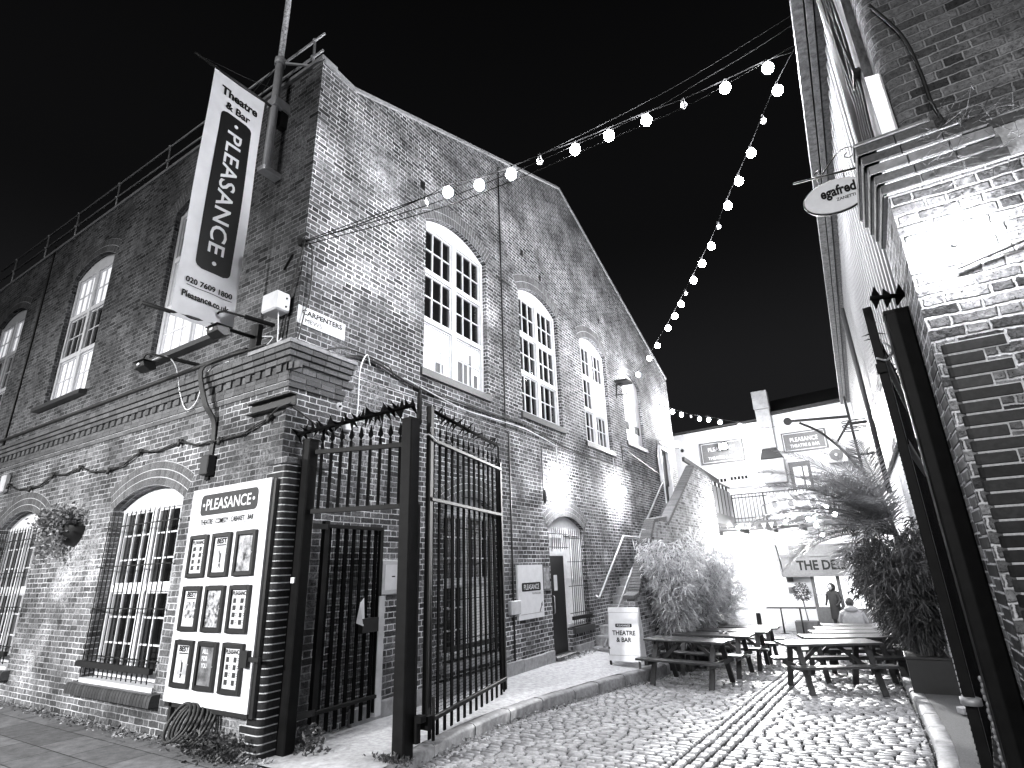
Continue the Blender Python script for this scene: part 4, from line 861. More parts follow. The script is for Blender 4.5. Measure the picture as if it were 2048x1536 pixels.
mb = MB(); mb.box(-5.47, -5.38, 5.40, 5.50, .08, 1.42); mb.build('lock_stile', M['greypaint'], T, bevel=.006); mb = MB(); mb.box(-5.44, -5.34, 5.1, 5.36, 1.02, 1.18); mb.build('lock_box', M['black'], T)
mb = MB(); mb.add([(-5.37, 5.02, 1.14), (-5.33, 5.10, 1.10), (-5.38, 5.16, 1.2), (-5.36, 5.12, 1.42), (-5.34, 5.04, 1.36)], [(0, 1, 2), (0, 2, 3, 4), (0, 1, 4)]); mb.build('folded_paper', M['paper'], T)
mb = MB(); mb.box(-5.40, -5.36, 4.27, 4.5, .28, .34); mb.build('hinge', M['iron'], T); mb = MB(); mb.box(-5.40, -5.36, 4.27, 4.5, 2.2, 2.26); mb.build('hinge', M['iron'], T)
T = thing('main_gate_leaf', (-4.13, 4.82, 0), 'tall black spiked gate leaf swung open into the alley beside the cobbles', 'gate')
at = leaf(T, (-4.10, 4.82), (-4.61, 7.05), .22, (.28, 2.46, 3.14), 3.17, 13, (.30, 2.44), 3.54, seed=5, end_top=3.22)
spikebar((-4.10, 4.84, 3.50), (-4.64, 7.05, 3.52), T, 20, .022, .15, 6); mb = MB(); mb.tube([(-4.02, 4.84, .12), (-4.02, 4.84, .5)], .018, 6); mb.box(-4.14, -4.02, 4.76, 4.84, .22, .34); mb.build('hinge', M['blackgate'], T); mb = MB(); mb.bar((-4.61, 7.03, .12), (-4.61, 7.03, 3.5), .02); mb.build('drop_bolt', M['blackgate'], T)
mb = MB(); mb.tube([(-4.08, 4.84, 2.2), (-4.075, 4.86, .4)], .006, 5); mb.bar((-4.17, 4.72, .15), (-4.17, 4.72, 2.4), .035); mb.build('stop_bar', M['iron'], T)
T = post((.475, 4.62, 0), .15, 3.37, 'tall black gate post close against the brick wall at the right edge')
spikebar((.34, 4.55, 3.50), (.56, 4.56, 3.47), T, 3, .018, .09, 9)
T = thing('far_gate_leaf', (.33, 4.80, 0), 'black gate leaf folded back along the right wall, seen nearly edge-on', 'gate')
leaf(T, (.325, 4.80), (.585, 7.0), .22, (.28, 2.46, 3.14), 3.17, 13, (.30, 2.44), 3.52, seed=7, end_top=3.22); spikebar((.33, 4.86, 3.36), (.585, 7.0, 3.45), T, 14, .018, .10, 10)
mb = MB(); mb.tube([(.325, 4.76, .80), (.325, 4.76, .84)], .055, 12); mb.build('hinge', M['galv'], T); mb = MB(); mb.box(.28, .345, 4.74, 4.79, 2.98, 3.05); mb.build('lug', M['blackgate'], T); mb = MB(); mb.tube(spline([(.3, 4.76, 3.1), (.36, 4.72, 3.06), (.4, 4.68, 3.12), (.36, 4.7, 3.2)]), .008, 5); mb.build('tie_wire', M['galv'], T)
mb = MB()
for k in range(22): mb.sphere((.40 + .004 * math.sin(k * 2), 4.74, .95 - k * .035), .013, 0, 6, 4, (1, .6, 1.5))
mb.build('chain', M['galv'], T)
# ------------------------------------------------------------------ staircase
T = thing('staircase', (-5.1, 12.0, -.1), 'brick outside staircase climbing along the gable in two flights', 'staircase')
def zs1(i): return -.16 + .195 * (i + 1)
mb = MB()
for i in range(8): mb.box(LG + .0, -4.62, 12.0 + i * .29, 12.0 + (i + 1) * .29 + (.03 if i < 7 else 1.2), -.6, zs1(i))
mb.build('steps', M['kerb'], T, bevel=.01)
mb = MB()
for i in range(8): mb.box(LG + .002, -4.64, 12.0 + i * .29 - .012, 12.0 + i * .29 + .03, zs1(i) - .035, zs1(i) + .004)
mb.build('step_nosing', M['stone'], T)
mb = MB(); z0 = zs1(7)
for i in range(12): mb.box(LG + .0, -4.62, 15.45 + i * .27, 15.45 + (i + 1) * .27 + (.0 if i < 11 else 1.6), 0, z0 + (3.6 - z0) * (i + 1) / 12)
mb.build('upper_steps', M['kerb'], T, bevel=.01)
prof = [(11.68, -.9), (11.68, 1.02), (11.95, 1.06), (13.55, 2.66), (14.55, 2.78), (14.6, 2.62), (18.2, 4.62), (18.75, 4.62), (20.4, 4.42), (20.4, -.9)]
mb = MB(); mb.prism([(-4.62, y, z) for y, z in prof], (.24, 0, 0)); mb.build('parapet_wall', M['brick_stair'], T)
mb = MB(); cpts = [(11.66, 1.04), (11.95, 1.09), (13.55, 2.69), (14.55, 2.81)]
def copingbricks(mb, pts):
    for (a, za), (b, zb) in zip(pts, pts[1:]):
        L_ = math.hypot(b - a, zb - za); n = max(1, int(L_ / .076)); dv = Vector((0, b - a, zb - za)).normalized(); up = Vector((0, -dv.z, dv.y))
        for k in range(n):
            c = Vector((-4.5, a, za)) + dv * (L_ * (k + .5) / n); mb.obox(c + up * .02, (.27, L_ / n - .009, .09), ((1, 0, 0), dv, up))
copingbricks(mb, cpts); copingbricks(mb, [(14.62, 2.66), (18.2, 4.66), (18.75, 4.66), (20.4, 4.46)]); mb.build('coping', M['vouss'], T, bevel=.012)
T = thing('handrail', (LG + .1, 12.5, 1), 'pale tubular handrail fixed to the gable wall beside the staircase', 'handrail'); mb = MB()
mb.tube(spline([(LG + .02, 12.45, 1.06), (LG + .08, 12.45, 1.02), (LG + .08, 12.62, 1.10), (LG + .08, 14.2, 2.30), (LG + .08, 14.45, 2.42), (LG + .08, 15.5, 2.42), (LG + .08, 15.62, 2.46), (LG + .08, 18.3, 4.22), (LG + .08, 18.45, 4.3), (LG + .02, 18.5, 4.28)], 5), .030, 8); mb.build('rail', M['galv'], T)
mb = MB(); mb.tube([(LG + .3, 12.05, .05), (LG + .3, 14.2, 1.62), (LG + .3, 14.5, 1.68), (LG + .5, 15.3, 1.68)], .022, 6); solo(mb, 'stair_stringer_rail', M['galv'], (LG + .3, 12.05, 0), 'thin pale rail low along the wall side of the lower flight', 'handrail')
# ------------------------------------------------------------------ a-board
T = thing('a_board', (-4.42, 10.95, -.16), 'white THEATRE & BAR a-board standing on the footway before the stairs', 'a-board', rz=math.radians(5))
WL[T] = Vector((0, 0, 0)); w, h = .62, 1.06
for sgn in (0, 1):
    mb = MB(); mb.prism([(-w / 2, .0 + sgn * .42, .12), (w / 2, .0 + sgn * .42, .12), (w / 2, .17 + sgn * .06, h), (-w / 2, .17 + sgn * .06, h)], (0, .025, 0)); pn = mb.build('panel', M['whitepaint'], T)
    for x in (-w / 2 + .03, w / 2 - .03): mb = MB(); mb.box(x - .02, x + .02, sgn * .42, sgn * .42 + .03, 0, .13); mb.build('leg', M['black'], T)
    if sgn == 0:
        R_ = (1, 0, 0); U_ = Vector((0, .17, h - .12)).normalized(); pc = lambda z, o=.002: Vector((0, .17 * (z - .12) / (h - .12) - o, z))
        mb = MB(); plate(mb, pc(.74), R_, U_, rrect(0, 0, .33, .065, .015), .002); mb.build('logo_panel', M['ink'], pn)
        text('PLEASANCE', M['paper'], pn, pc(.74, .005), .26, R_, U_, .036, .012); text('THEATRE', M['ink'], pn, pc(.61), .46, R_, U_, .085, .03); text('& BAR', M['ink'], pn, pc(.49), .30, R_, U_, .085, .03)
        mb = MB()
        for (a, b, c, d) in ((-.30, .30, .22, .224), (-.30, .30, 0.97, 0.974)): 
            mb.prism([pc(c) + Vector((a, 0, 0)), pc(c) + Vector((b, 0, 0)), pc(d) + Vector((b, 0, 0)), pc(d) + Vector((a, 0, 0))], (0, -.001, 0))
        for x in (-.30, .30): mb.prism([pc(.22) + Vector((x - .002, 0, 0)), pc(.22) + Vector((x + .002, 0, 0)), pc(0.97) + Vector((x + .002, 0, 0)), pc(0.97) + Vector((x - .002, 0, 0))], (0, -.001, 0))
        mb.prism([pc(.24, .004) + Vector((-.305, 0, 0)), pc(.24, .004) + Vector((-.295, 0, 0)), pc(.34, .004) + Vector((-.295, 0, 0)), pc(.34, .004) + Vector((-.305, 0, 0))], (0, -.001, 0)); mb.prism([pc(.33, .004) + Vector((-.325, 0, 0)), pc(.33, .004) + Vector((-.275, 0, 0)), pc(.38, .004) + Vector((-.30, 0, 0))], (0, -.001, 0)); mb.build('border', M['ink'], pn)
# ------------------------------------------------------------------ picnic tables
def picnic(label, group):
    T = thing('picnic_table', (0, 0, 0), label, 'picnic table', group); L = 1.52; rq = random.Random(2)
    for k in range(1):
        mb = MB()
        for i in range(4): y = -.225 + i * .15; mb.box(-L / 2 + rq.uniform(-.01, .01), L / 2 + rq.uniform(-.01, .01), y - .069, y + .069, .70, .738)
        mb.build('tabletop', M['wood'], T, bevel=.005)
    for s in (-1, 1):
        mb = MB()
        for i in range(2): y = s * (.45 + i * .115); mb.box(-L / 2 - .02, L / 2 + .02, y - .055, y + .055, .405, .443)
        mb.build('bench', M['wood'], T, bevel=.005)
    for sx in (-1, 1):
        x = sx * (L / 2 - .22)
        for s in (-1, 1):
            mb = MB(); mb.bar((x, s * .18, .70), (x, s * .50, 0), .045, .085, up=(1, 0, 0)); mb.build('leg', M['woodleg'], T)
        mb = MB(); mb.box(x + .025 * sx - .02, x + .025 * sx + .02, -.58, .58, .33, .405); mb.box(x + .025 * sx - .02, x + .025 * sx + .02, -.28, .28, .64, .70); mb.build('crossbeam', M['woodleg'], T)
        mb = MB(); mb.bar((x - .02 * sx, 0, .37), (x - .42 * sx, 0, .70), .04, .06); mb.build('brace', M['woodleg'], T)
    return T
tabs = [(-3.22, 11.1, -8, 'nearest dark picnic table on the left, its end beside the a-board'), (-3.12, 12.55, -3, 'second picnic table back from the a-board on the left'), (-3.0, 13.85, 0, 'third picnic table in the left row, by the bamboo'), (-3.0, 15.2, 0, 'fourth and farthest picnic table of the left row'),
        (-.98, 11.45, 26, 'nearest picnic table on the right, in front of the dark bamboo'), (-.80, 12.95, 20, 'second picnic table in the right row'), (-.75, 14.25, 17, 'third picnic table in the right row'), (-.75, 15.45, 14, 'fourth picnic table in the right row'), (-.72, 16.8, 10, 'farthest right picnic table, by the seated person')]
p0 = None
for i, (x, y, a, lb) in enumerate(tabs):
    o = picnic(lb, 'picnic tables set out in two rows on the cobbles') if p0 is None else copy_tree(p0)
    p0 = p0 or o; o['label'] = lb; o.location = (x, y, cz(y) + .004); o.rotation_euler = (0, math.atan(0.0), math.radians(a))
for dx, r_a, h_a, l_ in ((0, .035, .06, 'taller small pot standing on the second left picnic table'), (.1, .03, .045, 'shorter small pot to the right on the second left picnic table')):
    p_ = (-2.95 + dx, 12.55, cz(12.55) + .742); mb = MB(); mb.tube([p_, (p_[0], p_[1], p_[2] + h_a)], r_a, 10); solo(mb, 'ashtray', M['galv'], p_, l_, 'ashtray')
# ------------------------------------------------------------------ right hand brick wall (corner of the facing building)
B2 = thing('corner_wall', (.55, 4.05, 0), 'weathered brick corner of the right-hand building with a corbelled ledge and rounded dark quoins', 'building')
RX = .55; mb = MB()
mb.add([(RX, 4.05, -.2), (6, 4.05, -.2), (6, 4.05, 4.3), (RX, 4.05, 4.3)], [(0, 1, 2, 3)]); mb.add([(RX, 4.05, -.2), (RX, 4.05, 4.3), (RX, 4.85, 4.3), (RX, 4.85, -.2)], [(0, 1, 2, 3)]); mb.add([(RX, 4.85, -.2), (RX, 4.85, 4.3), (1.5, 4.85, 4.3), (1.5, 4.85, -.2)], [(0, 1, 2, 3)]); mb.build('lower_wall', M['brick_right'], B2)
mb = MB(); ub = []
for q in range(7): th = math.pi / 2 * q / 6; ub.append((.72 + .08 - .08 * math.sin(th), 4.12 + .08 - .08 * math.cos(th)))
pl = [(6, 4.12)] + ub + [(.72, 4.34)]
for (a, b), (c, d) in zip(pl, pl[1:]): mb.add([(a, b, 4.3), (c, d, 4.3), (c, d, 12), (a, b, 12)], [(0, 1, 2, 3)], 0, True)
mb.build('upper_wall', M['brick_right_up'], B2)
mb = MB(); mb.box(.66, 1.4, 4.34, 4.9, 4.3, 12); mb.build('rendered_pier', M['render'], B2)
quoins(B2, RX, 4.05, 1, -.1, 2.86, .07, (.34, .225), (.225, .34)); 
# corbel
cr = MB(); cs_ = MB(); rc = random.Random(4)
for i, (z0, z1, pj) in enumerate(((4.30, 4.375, .115), (4.225, 4.297, .095), (4.15, 4.222, .072), (4.075, 4.147, .050), (4.0, 4.072, .030))):
    x = RX - pj
    while x < 3.4:
        e = x + .225
        jit = 0 if i else (0 if x < .75 else 9)
        if x > 1.0: jj = pj * rc.uniform(.55, 1.0) if i else pj * rc.uniform(.2, .9)
        else: jj = 0
        if not jit: cr.box(x + .003, e - .003, 4.05 - pj + jj, 4.05 + .02, z0 + .004, z1 - .002, 0 if i in (1, 3) else (2 if i == 2 and x < 1.0 else 0))
        x = e
    y = 4.05 - pj
    while y < 4.84: cr.box(RX - pj, RX + .02, y + .003, min(y + .225, 4.85) - .003, z0 + .004, z1 - .002); y += .225
cr.build('corbel_course', [M['vouss'], M['mortar'], M['stone']], B2, bevel=.003)
mb = MB(); mb.box(RX - .02, 3.4, 4.03, 4.05, 4.0, 4.31); mb.box(RX - .02, RX, 4.03, 4.84, 4.0, 4.31)
for i, pj in enumerate((.105, .083, .06, .038)): z = 4.297 - i * .075; mb.box(RX - pj, 1.0, 4.05 - pj, 4.05, z, z + .006); mb.box(RX - pj, RX, 4.05 - pj, 4.84, z, z + .006)
mb.build('mortar', M['mortar'], B2)
mb = MB(); mb.box(.425, .86, 3.925, 4.12, 4.376, 4.40); mb.build('ledge_slab', M['stone'], B2, bevel=.004)
# weeds on the ledge
rw = random.Random(21); T = thing('ledge_weeds', (1.0, 4.05, 4.35), 'dry straggly weeds growing out of the ledge above the lit right-hand wall', 'weeds')
mb = MB()
for k in range(45):
    x = rw.choice([.86, .9, .95, 1.0, 1.05]) + rw.gauss(0, .05); p = Vector((x, 4.02 + rw.uniform(-.03, .08), 4.32)); d = Vector((rw.gauss(.1, .6), -.35 + rw.gauss(0, .35), rw.uniform(-.2, 1))).normalized(); L = rw.uniform(.10, .28); q = p + d * L; e = q + (d + Vector((rw.gauss(0, .4), rw.gauss(0, .3), -.8))) * L * .5; mb.tube([p, q, e], [.0022, .0016, .0006], 3, cap=False)
    for j in range(3): leafquad(mb, p + (q - p) * rw.random(), .03, .008, rw)
for k in range(110):
    x = rw.uniform(.75, 1.5); z = 4.28 - rw.random() ** 1.5 * .42; p = Vector((x, 4.03 - max(0, (z - 4.0)) * .3, z)); d = Vector((rw.gauss(.5, .5), -.3, rw.gauss(-.1, .5))).normalized(); L = rw.uniform(.05, .14); mb.tube([p, p + d * L, p + d * L * 1.6 + Vector((0, 0, -.03))], [.002, .0014, .0005], 3, cap=False)
mb.build('stem', M['weed'], T)
# wall lamp washing the right wall
T = thing('bulkhead_lamp', (.86, 3.98, 3.5), 'overexposed bulkhead lamp on the right-hand brick wall under the ledge', 'wall lamp')
mb = MB(); mb.sphere((.80, 3.95, 3.52), .030, 0, 14, 10); mb.build('lamp_glass', M['bulkhead'], T); mb = MB(); mb.tube([(.80, 4.05, 3.52), (.80, 3.985, 3.52)], .018, 12); mb.build('back_plate', M['whitepaint'], T)
cable([(.78, 4.03, 3.35), (1.0, 4.03, 3.40), (1.4, 4.03, 3.47), (3.0, 4.03, 3.65)], .008, M['cable'], 'thin black cable rising to the right across the lower right-hand wall')
cable([(.78, 4.09, 5.65), (.90, 4.08, 5.25), (.93, 4.08, 4.9), (.93, 4.07, 4.6), (.95, 4.05, 4.42)], .012, M['cable'], 'black cable running down the upper right-hand brickwork')
# corner plate, soil pipe, cables
T = thing('wall_plate', (.64, 4.2, 4.8), 'tall narrow white sign plate edge-on above the right-hand ledge', 'sign'); mb = MB(); mb.prism([(.705, 4.07, 4.42), (.645, 4.22, 4.42), (.645, 4.22, 5.14), (.705, 4.07, 5.00)], (.012, .004, 0)); mb.build('plate', M['whitepaint'], T)
mb = MB(); mb.box(.70, .74, 4.15, 4.2, 4.5, 4.9); mb.build('bracket', M['iron'], T)
mb = MB(); mb.tube([(.71, 5.08, 4.2), (.71, 5.08, 12)], .12, 14); solo(mb, 'soil_pipe', M['black'], (.71, 5.08, 4.2), 'wide black pipe rising beside the corrugated wall at the top right', 'pipe')
T = thing('pipe_bundle', (.52, 4.4, 5), 'tangle of thin pipes and cables on the rendered pier at the top right', 'cable'); mb = MB(); rp = random.Random(6)
for k in range(5): x = .635 - .01 * k; y = 4.45 + .05 * k; mb.tube(spline([(x, y + .2, 7.2), (x, y + .12, 6.4), (x - .02 * (k % 2), y + rp.uniform(-.05, .05), 5.9), (x, y + rp.uniform(-.05, .05), 5.5), (x, y - .03, 5.2), (x, y + .08, 4.9), (x, y + .08, 4.35)]), .011, 5)
mb.bar((.63, 4.35, 5.35), (.63, 4.7, 5.35), .05, .03); mb.build('cable', M['inkgrey'], T)
# oval hanging sign
T = thing('oval_sign', (.3, 4.9, 4.6), 'white oval coffee sign hanging from a black scroll bracket by the right-hand ledge', 'sign')
OC = Vector((.315, 4.85, 4.60)); ang = 0.0; R_ = Vector((1, 0, 0)); U_ = Vector((0, 0, 1)); a_, b_ = .235, .155
mb = MB(); el = [(a_ * math.cos(2 * math.pi * k / 40), b_ * math.sin(2 * math.pi * k / 40)) for k in range(40)]
plate(mb, OC + Vector((0, .02, 0)), R_, U_, el, .04); sg = mb.build('sign_panel', M['enamel'], T)
mb = MB(); mb.tube([OC + R_ * x + U_ * y for x, y in el + el[:1]], .012, 6, cap=False); mb.build('rim', M['black'], sg)
text('egafred', M['ink'], sg, OC + Vector((.025, -.022, .03)), .26, R_, U_, .13, .035, sp=1.0); text('ZANETTI', M['ink'], sg, OC + Vector((.07, -.022, -.045)), .14, R_, U_, .028, .015)
mb = MB(); mb.tube([(.03, 4.85, 4.86), (.56, 4.85, 4.80)], .009, 6)
def scroll(cx, cz_, r0, a0, a1, s=1): return [(cx + s * (r0 * (1 - .6 * t)) * math.cos(a0 + (a1 - a0) * t), 4.85, cz_ + (r0 * (1 - .6 * t)) * math.sin(a0 + (a1 - a0) * t)) for t in [k / 16 for k in range(17)]]
mb.tube(spline([(.20, 4.85, 4.87), (.235, 4.85, 4.90), (.25, 4.85, 4.88), (.225, 4.85, 4.865)] , 4), .006, 5); mb.tube(spline([(.26, 4.85, 4.85), (.33, 4.85, 4.93), (.42, 4.85, 5.02), (.50, 4.85, 5.03), (.53, 4.85, 4.98), (.49, 4.85, 4.93), (.45, 4.85, 4.95), (.47, 4.85, 4.985)], 5), .006, 5)
for x in (.22, .41): mb.tube([(x, 4.85, 4.74), (x, 4.85, 4.84)], .005, 5)
mb.build('bracket', M['black'], T)
# ------------------------------------------------------------------ corrugated shed on the right
B3 = thing('corrugated_shed', (.7, 5.4, 0), 'long pale corrugated metal wall over whitewashed brick with a broad rusty gutter, on the right', 'building')
wx = lambda Y: .74 + (.40 - .74) * (Y - 5) / 19; ex = lambda Y: .40 + (.02 - .40) * (Y - 5.3) / 18.7
mb = MB(); vs = []; y = 5.0; col = []
while y < 24.0:
    for (dy, dx) in ((0, 0), (.11, 0), (.135, -.05), (.21, -.05), (.235, 0)): col.append((wx(y + dy) + dx, y + dy))
    y += .25
for i, (x, y) in enumerate(col): vs += [(x, y, 3.3), (x, y, 7.35)]
mb.add(vs, [(2 * i, 2 * i + 2, 2 * i + 3, 2 * i + 1) for i in range(len(col) - 1)]); mb.build('corrugated_wall', M['corr'], B3)
mb = MB(); mb.add([(wx(5) + .03, 4.86, -1.2), (wx(24) + .03, 24, -1.2), (wx(24) + .03, 24, 3.4), (wx(5) + .03, 4.86, 3.4)], [(0, 1, 2, 3)]); mb.add([(wx(24) + .03, 24, -1.2), (3, 24, -1.2), (3, 24, 7.4), (wx(24) + .03, 24, 7.4)], [(0, 1, 2, 3)]); mb.build('brick_base', M['brick_white'], B3)
mb = MB(); A, Bq = Vector((0, 5.0, 7.36)), Vector((0, 24.3, 7.36))
for (o0, o1, z0, z1, mi) in ((0.0, .11, .0, .14, 0), (.13, .20, -.02, .05, 0), (.22, .40, .02, .06, 0)):
    mb.add([(ex(5) + o0, 5, 7.36 + z0), (ex(5) + o1, 5, 7.36 + z0), (ex(5) + o1, 5, 7.36 + z1), (ex(5) + o0, 5, 7.36 + z1), (ex(24) + o0, 24.3, 7.36 + z0), (ex(24) + o1, 24.3, 7.36 + z0), (ex(24) + o1, 24.3, 7.36 + z1), (ex(24) + o0, 24.3, 7.36 + z1)], [(0, 1, 2, 3), (4, 5, 6, 7), (0, 1, 5, 4), (1, 2, 6, 5), (2, 3, 7, 6), (3, 0, 4, 7)])
mb.build('gutter', M['gutter'], B3)
mb = MB(); mb.add([(ex(5) + .1, 5, 7.5), (ex(24) + .1, 24.3, 7.5), (4, 24.3, 9.5), (4, 5, 9.5)], [(0, 1, 2, 3)]); mb.build('roof', M['roof'], B3)
mb = MB(); mb.tube([(.42, 12.5, 6.6), (.46, 12.5, 2.8)], .045, 8); solo(mb, 'downpipe', M['inkgrey'], (.45, 12.5, 2.8), 'dark downpipe on the corrugated wall above the palm', 'pipe')
T = thing('wall_crane', (.1, 16, 4.2), 'old iron wall crane arm with a curved brace on the right, above the palm', 'wall bracket'); mb = MB()
mb.bar((-1.27, 16, 5.18), (.16, 16, 5.08), .07, .06); mb.bar((.12, 16, 5.6), (.16, 16, 3.6), .08, .06); mb.bar((.14, 16, 5.0), (-.3, 16, 4.4), .05); mb.tube(spline([(-1.0, 16, 5.1), (-.6, 16, 4.8), (-.2, 16, 4.3), (.12, 16, 3.7)]), .035, 6); mb.tube([(-1.27, 15.95, 5.18), (-1.27, 16.05, 5.18)], .10, 12)
for z in (4.1, 4.9): mb.bar((.14, 16, z), (.56, 16, z), .05)
mb.build('arm', M['iron'], T)
T = thing('conduit_bank', (.1, 15.5, 4.6), 'stack of looped pipes beside the wall crane', 'pipe'); mb = MB()
for z in (4.55, 4.65, 4.75): mb.tube(spline([(.45, 15.2, z), (.0, 15.2, z), (-.05, 15.2, z + .03), (0, 15.2, z + .06), (.45, 15.2, z + .06)], 3), .014, 5)
mb.build('pipe', M['inkgrey'], T)
# ------------------------------------------------------------------ buildings at the end of the alley
B4 = thing('white_rear_building', (-3, 26, -1), 'white painted two storey building with a roof terrace closing the end of the alley', 'building')
mb = MB(); mb.add([(-12, 26, -2), (2, 26, -2), (2, 26, 3.0), (-12, 26, 3.0)], [(0, 1, 2, 3)]); mb.build('lower_wall', M['brick_white'], B4)
mb = MB(); mb.add([(-14, 29, 2.9), (-3.3, 29, 2.9), (-3.3, 29, 8.25), (-14, 29, 8.0)], [(0, 1, 2, 3)]); mb.add([(-3.3, 28.9, 2.9), (4, 28.9, 2.9), (4, 28.9, 8.72), (-3.3, 28.9, 8.40)], [(0, 1, 2, 3)]); mb.add([(-3.3, 28.9, 2.9), (-3.3, 29.5, 2.9), (-3.3, 29.5, 8.4), (-3.3, 28.9, 8.4)], [(0, 1, 2, 3)]); mb.build('upper_wall', M['brick_white'], B4)
mb = MB(); mb.box(-12, 2, 23.5, 29, 2.95, 3.18); mb.box(-5.6, -4.38, 20.4, 23.5, 3.0, 3.35)
for k in range(12): mb.box(-11 + k * 1.1, -10.92 + k * 1.1, 23.52, 26, 2.8, 2.96)
mb.build('terrace_floor', M['woodleg'], B4)
mb = MB(); mb.prism([(-14, 28.8, 8.05), (-14, 29.2, 8.05), (-3.3, 29.2, 8.3), (-3.3, 28.8, 8.3)], (0, 0, .05)); mb.add([(-3.4, 28.6, 8.42), (5, 28.6, 8.80), (5, 33, 10.6), (-3.4, 33, 10.2)], [(0, 1, 2, 3)]); mb.add([(-3.4, 28.6, 8.42), (-3.4, 33, 10.2), (-3.4, 33, 8.4), (-3.4, 28.6, 8.3)], [(0, 1, 2, 3)]); mb.bar((-3.4, 28.6, 8.42), (5, 28.6, 8.80), .1, .14); mb.build('roof', M['roof'], B4)
mb = MB()
for (a, b, c, d) in ((-5.9, -5.0, 1.6, 2.85), (-4.7, -3.8, 1.6, 2.85)):
    for x in (a, (a + b) / 2 - .02, b - .04): mb.box(x, x + .04, 25.95, 26, c, d)
    for z in (c, (c + d) / 2, d - .04): mb.box(a, b, 25.955, 26, z, z + .04)
    w_ = mb.build('window', M['frame'], B4); mb = MB(); mb.box(a + .04, b - .04, 25.97, 25.98, c + .04, d - .04); mb.build('pane', M['litpane'], w_); mb = MB()
mb = MB(); mb.box(-6.45, -4.3, 28.93, 29, 5.15, 5.75); gp = mb.build('garage_panel', M['whitepaint'], B4); mb = MB()
for k in range(5): mb.box(-6.3 + k * .17, -6.18 + k * .17, 28.92, 28.93, 5.48, 5.64); mb.box(-5.3 + k * .17, -5.18 + k * .17, 28.92, 28.93, 5.52, 5.68)
mb.build('pane', M['ink'], gp)
mb = MB(); mb.box(-2.62, -1.72, 28.84, 28.9, 3.18, 6.05); dr = mb.build('door', M['midgrey'], B4); mb = MB(); mb.box(-2.45, -2.1, 28.83, 28.84, 4.3, 5.8); mb.box(-2.02, -1.85, 28.83, 28.84, 4.3, 5.8); mb.build('pane', M['litpane'], dr)
for i, (xa, xb, za, zb, yy, lb) in enumerate(((-6.55, -4.47, 6.42, 7.52, 28.9, 'grey theatre sign board on the upper left of the rear building beneath the floodlight'), (-2.7, -.82, 6.5, 7.45, 28.8, 'grey theatre and bar sign board high on the right of the rear building'))):
    T = thing('sign_board', (xa, yy, za), lb, 'sign'); mb = MB(); mb.box(xa, xb, yy, yy + .1, za, zb); pn = mb.build('board', M['midgrey'], T); xc = (xa + xb) / 2
    mb = MB(); 
    for a, b, c, d in ((xa + .07, xb - .07, za + .07, za + .09), (xa + .07, xb - .07, zb - .09, zb - .07), (xa + .07, xa + .09, za + .07, zb - .07), (xb - .09, xb - .07, za + .07, zb - .07)): mb.box(a, b, yy - .01, yy, c, d)
    mb.build('border', M['whitepaint'], pn); text('PLEASANCE', M['whitepaint'], pn, (xc, yy - .01, zb - .38), (xb - xa) * .62, X1_, Z1_, .2, .015); text('THEATRE & BAR', M['whitepaint'], pn, (xc, yy - .01, za + .28), (xb - xa) * .66, X1_, Z1_, .15, .01)
T = thing('extraction_duct', (-3.2, 28.6, 5), 'grey ventilation duct climbing the rear building between its two signs', 'duct')
mb = MB(); mb.box(-3.62, -2.92, 28.3, 28.8, 8.7, 9.6); mb.build('outlet', M['boxmetal'], T, bevel=.02)
mb = MB(); mb.box(-3.58, -2.94, 28.35, 28.8, 6.75, 8.68); mb.build('duct_run', M['boxmetal'], T, bevel=.02)
mb = MB(); mb.prism([(-3.58, 28.35, 6.72), (-2.94, 28.35, 6.72), (-2.72, 28.2, 6.25), (-3.70, 28.2, 6.25)], (0, .5, 0)); mb.build('taper', M['inkgrey'], T)
mb = MB(); mb.box(-3.70, -2.72, 28.2, 28.8, 5.1, 6.22); mb.build('fan_box', M['boxmetal'], T, bevel=.02)
T = thing('air_conditioner', (-.6, 28.5, 5.9), 'white air conditioning unit with a round grille under the right sign', 'air conditioner'); mb = MB(); mb.box(-.95, -.15, 28.5, 28.85, 5.75, 6.45); mb.build('casing', M['whitepaint'], T, bevel=.03); mb = MB(); mb.tube([(-.58, 28.49, 6.1), (-.58, 28.5, 6.1)], .27, 20); mb.sphere((-.58, 28.49, 6.1), .07, 1, 10, 6); mb.build('fan_grille', [M['midgrey'], M['paper']], T)
# terrace railings
T = thing('terrace_railing', (-4.3, 23.6, 3.2), 'black railing along the front of the roof terrace', 'railing')
mb = MB()
for z in (4.22, 4.1, 3.3): mb.bar((-4.4, 23.6, z), (.5, 23.6, z), .04)
mb.build('rail', M['black'], T)
x = -4.4
while x < .5:
    mb = MB(); mb.tube([(x, 23.6, 3.18), (x, 23.6, 4.22)], .014 if round((x + 4.4) / .13) % 9 else .03, 5); mb.build('bar', M['black'], T); x += .13
T = thing('terrace_screen', (-4.4, 20.6, 3.3), 'dark panelled screen railing along the side of the terrace, above the stair wall', 'railing')
for k in range(5):
    mb = MB(); mb.box(-4.43, -4.40, 20.5 + k * .6, 21.04 + k * .6, 3.3, 4.32); mb.build('panel', M['midgrey'], T); mb = MB(); mb.box(-4.45, -4.38, 20.44 + k * .6, 20.50 + k * .6, 3.2, 4.5); mb.build('post', M['black'], T)
mb = MB(); mb.bar((-4.41, 20.44, 4.5), (-4.41, 23.5, 4.5), .05); mb.build('rail', M['black'], T)
T = thing('portrait_banner', (-3.1, 23.5, 3.2), 'printed banner with pale portraits tied to the terrace railing', 'banner'); mb = MB(); mb.box(-3.1, -1.2, 23.52, 23.54, 3.22, 4.12); mb.build('cloth', poster('poster_t', 3, .08, .35, 3), T)
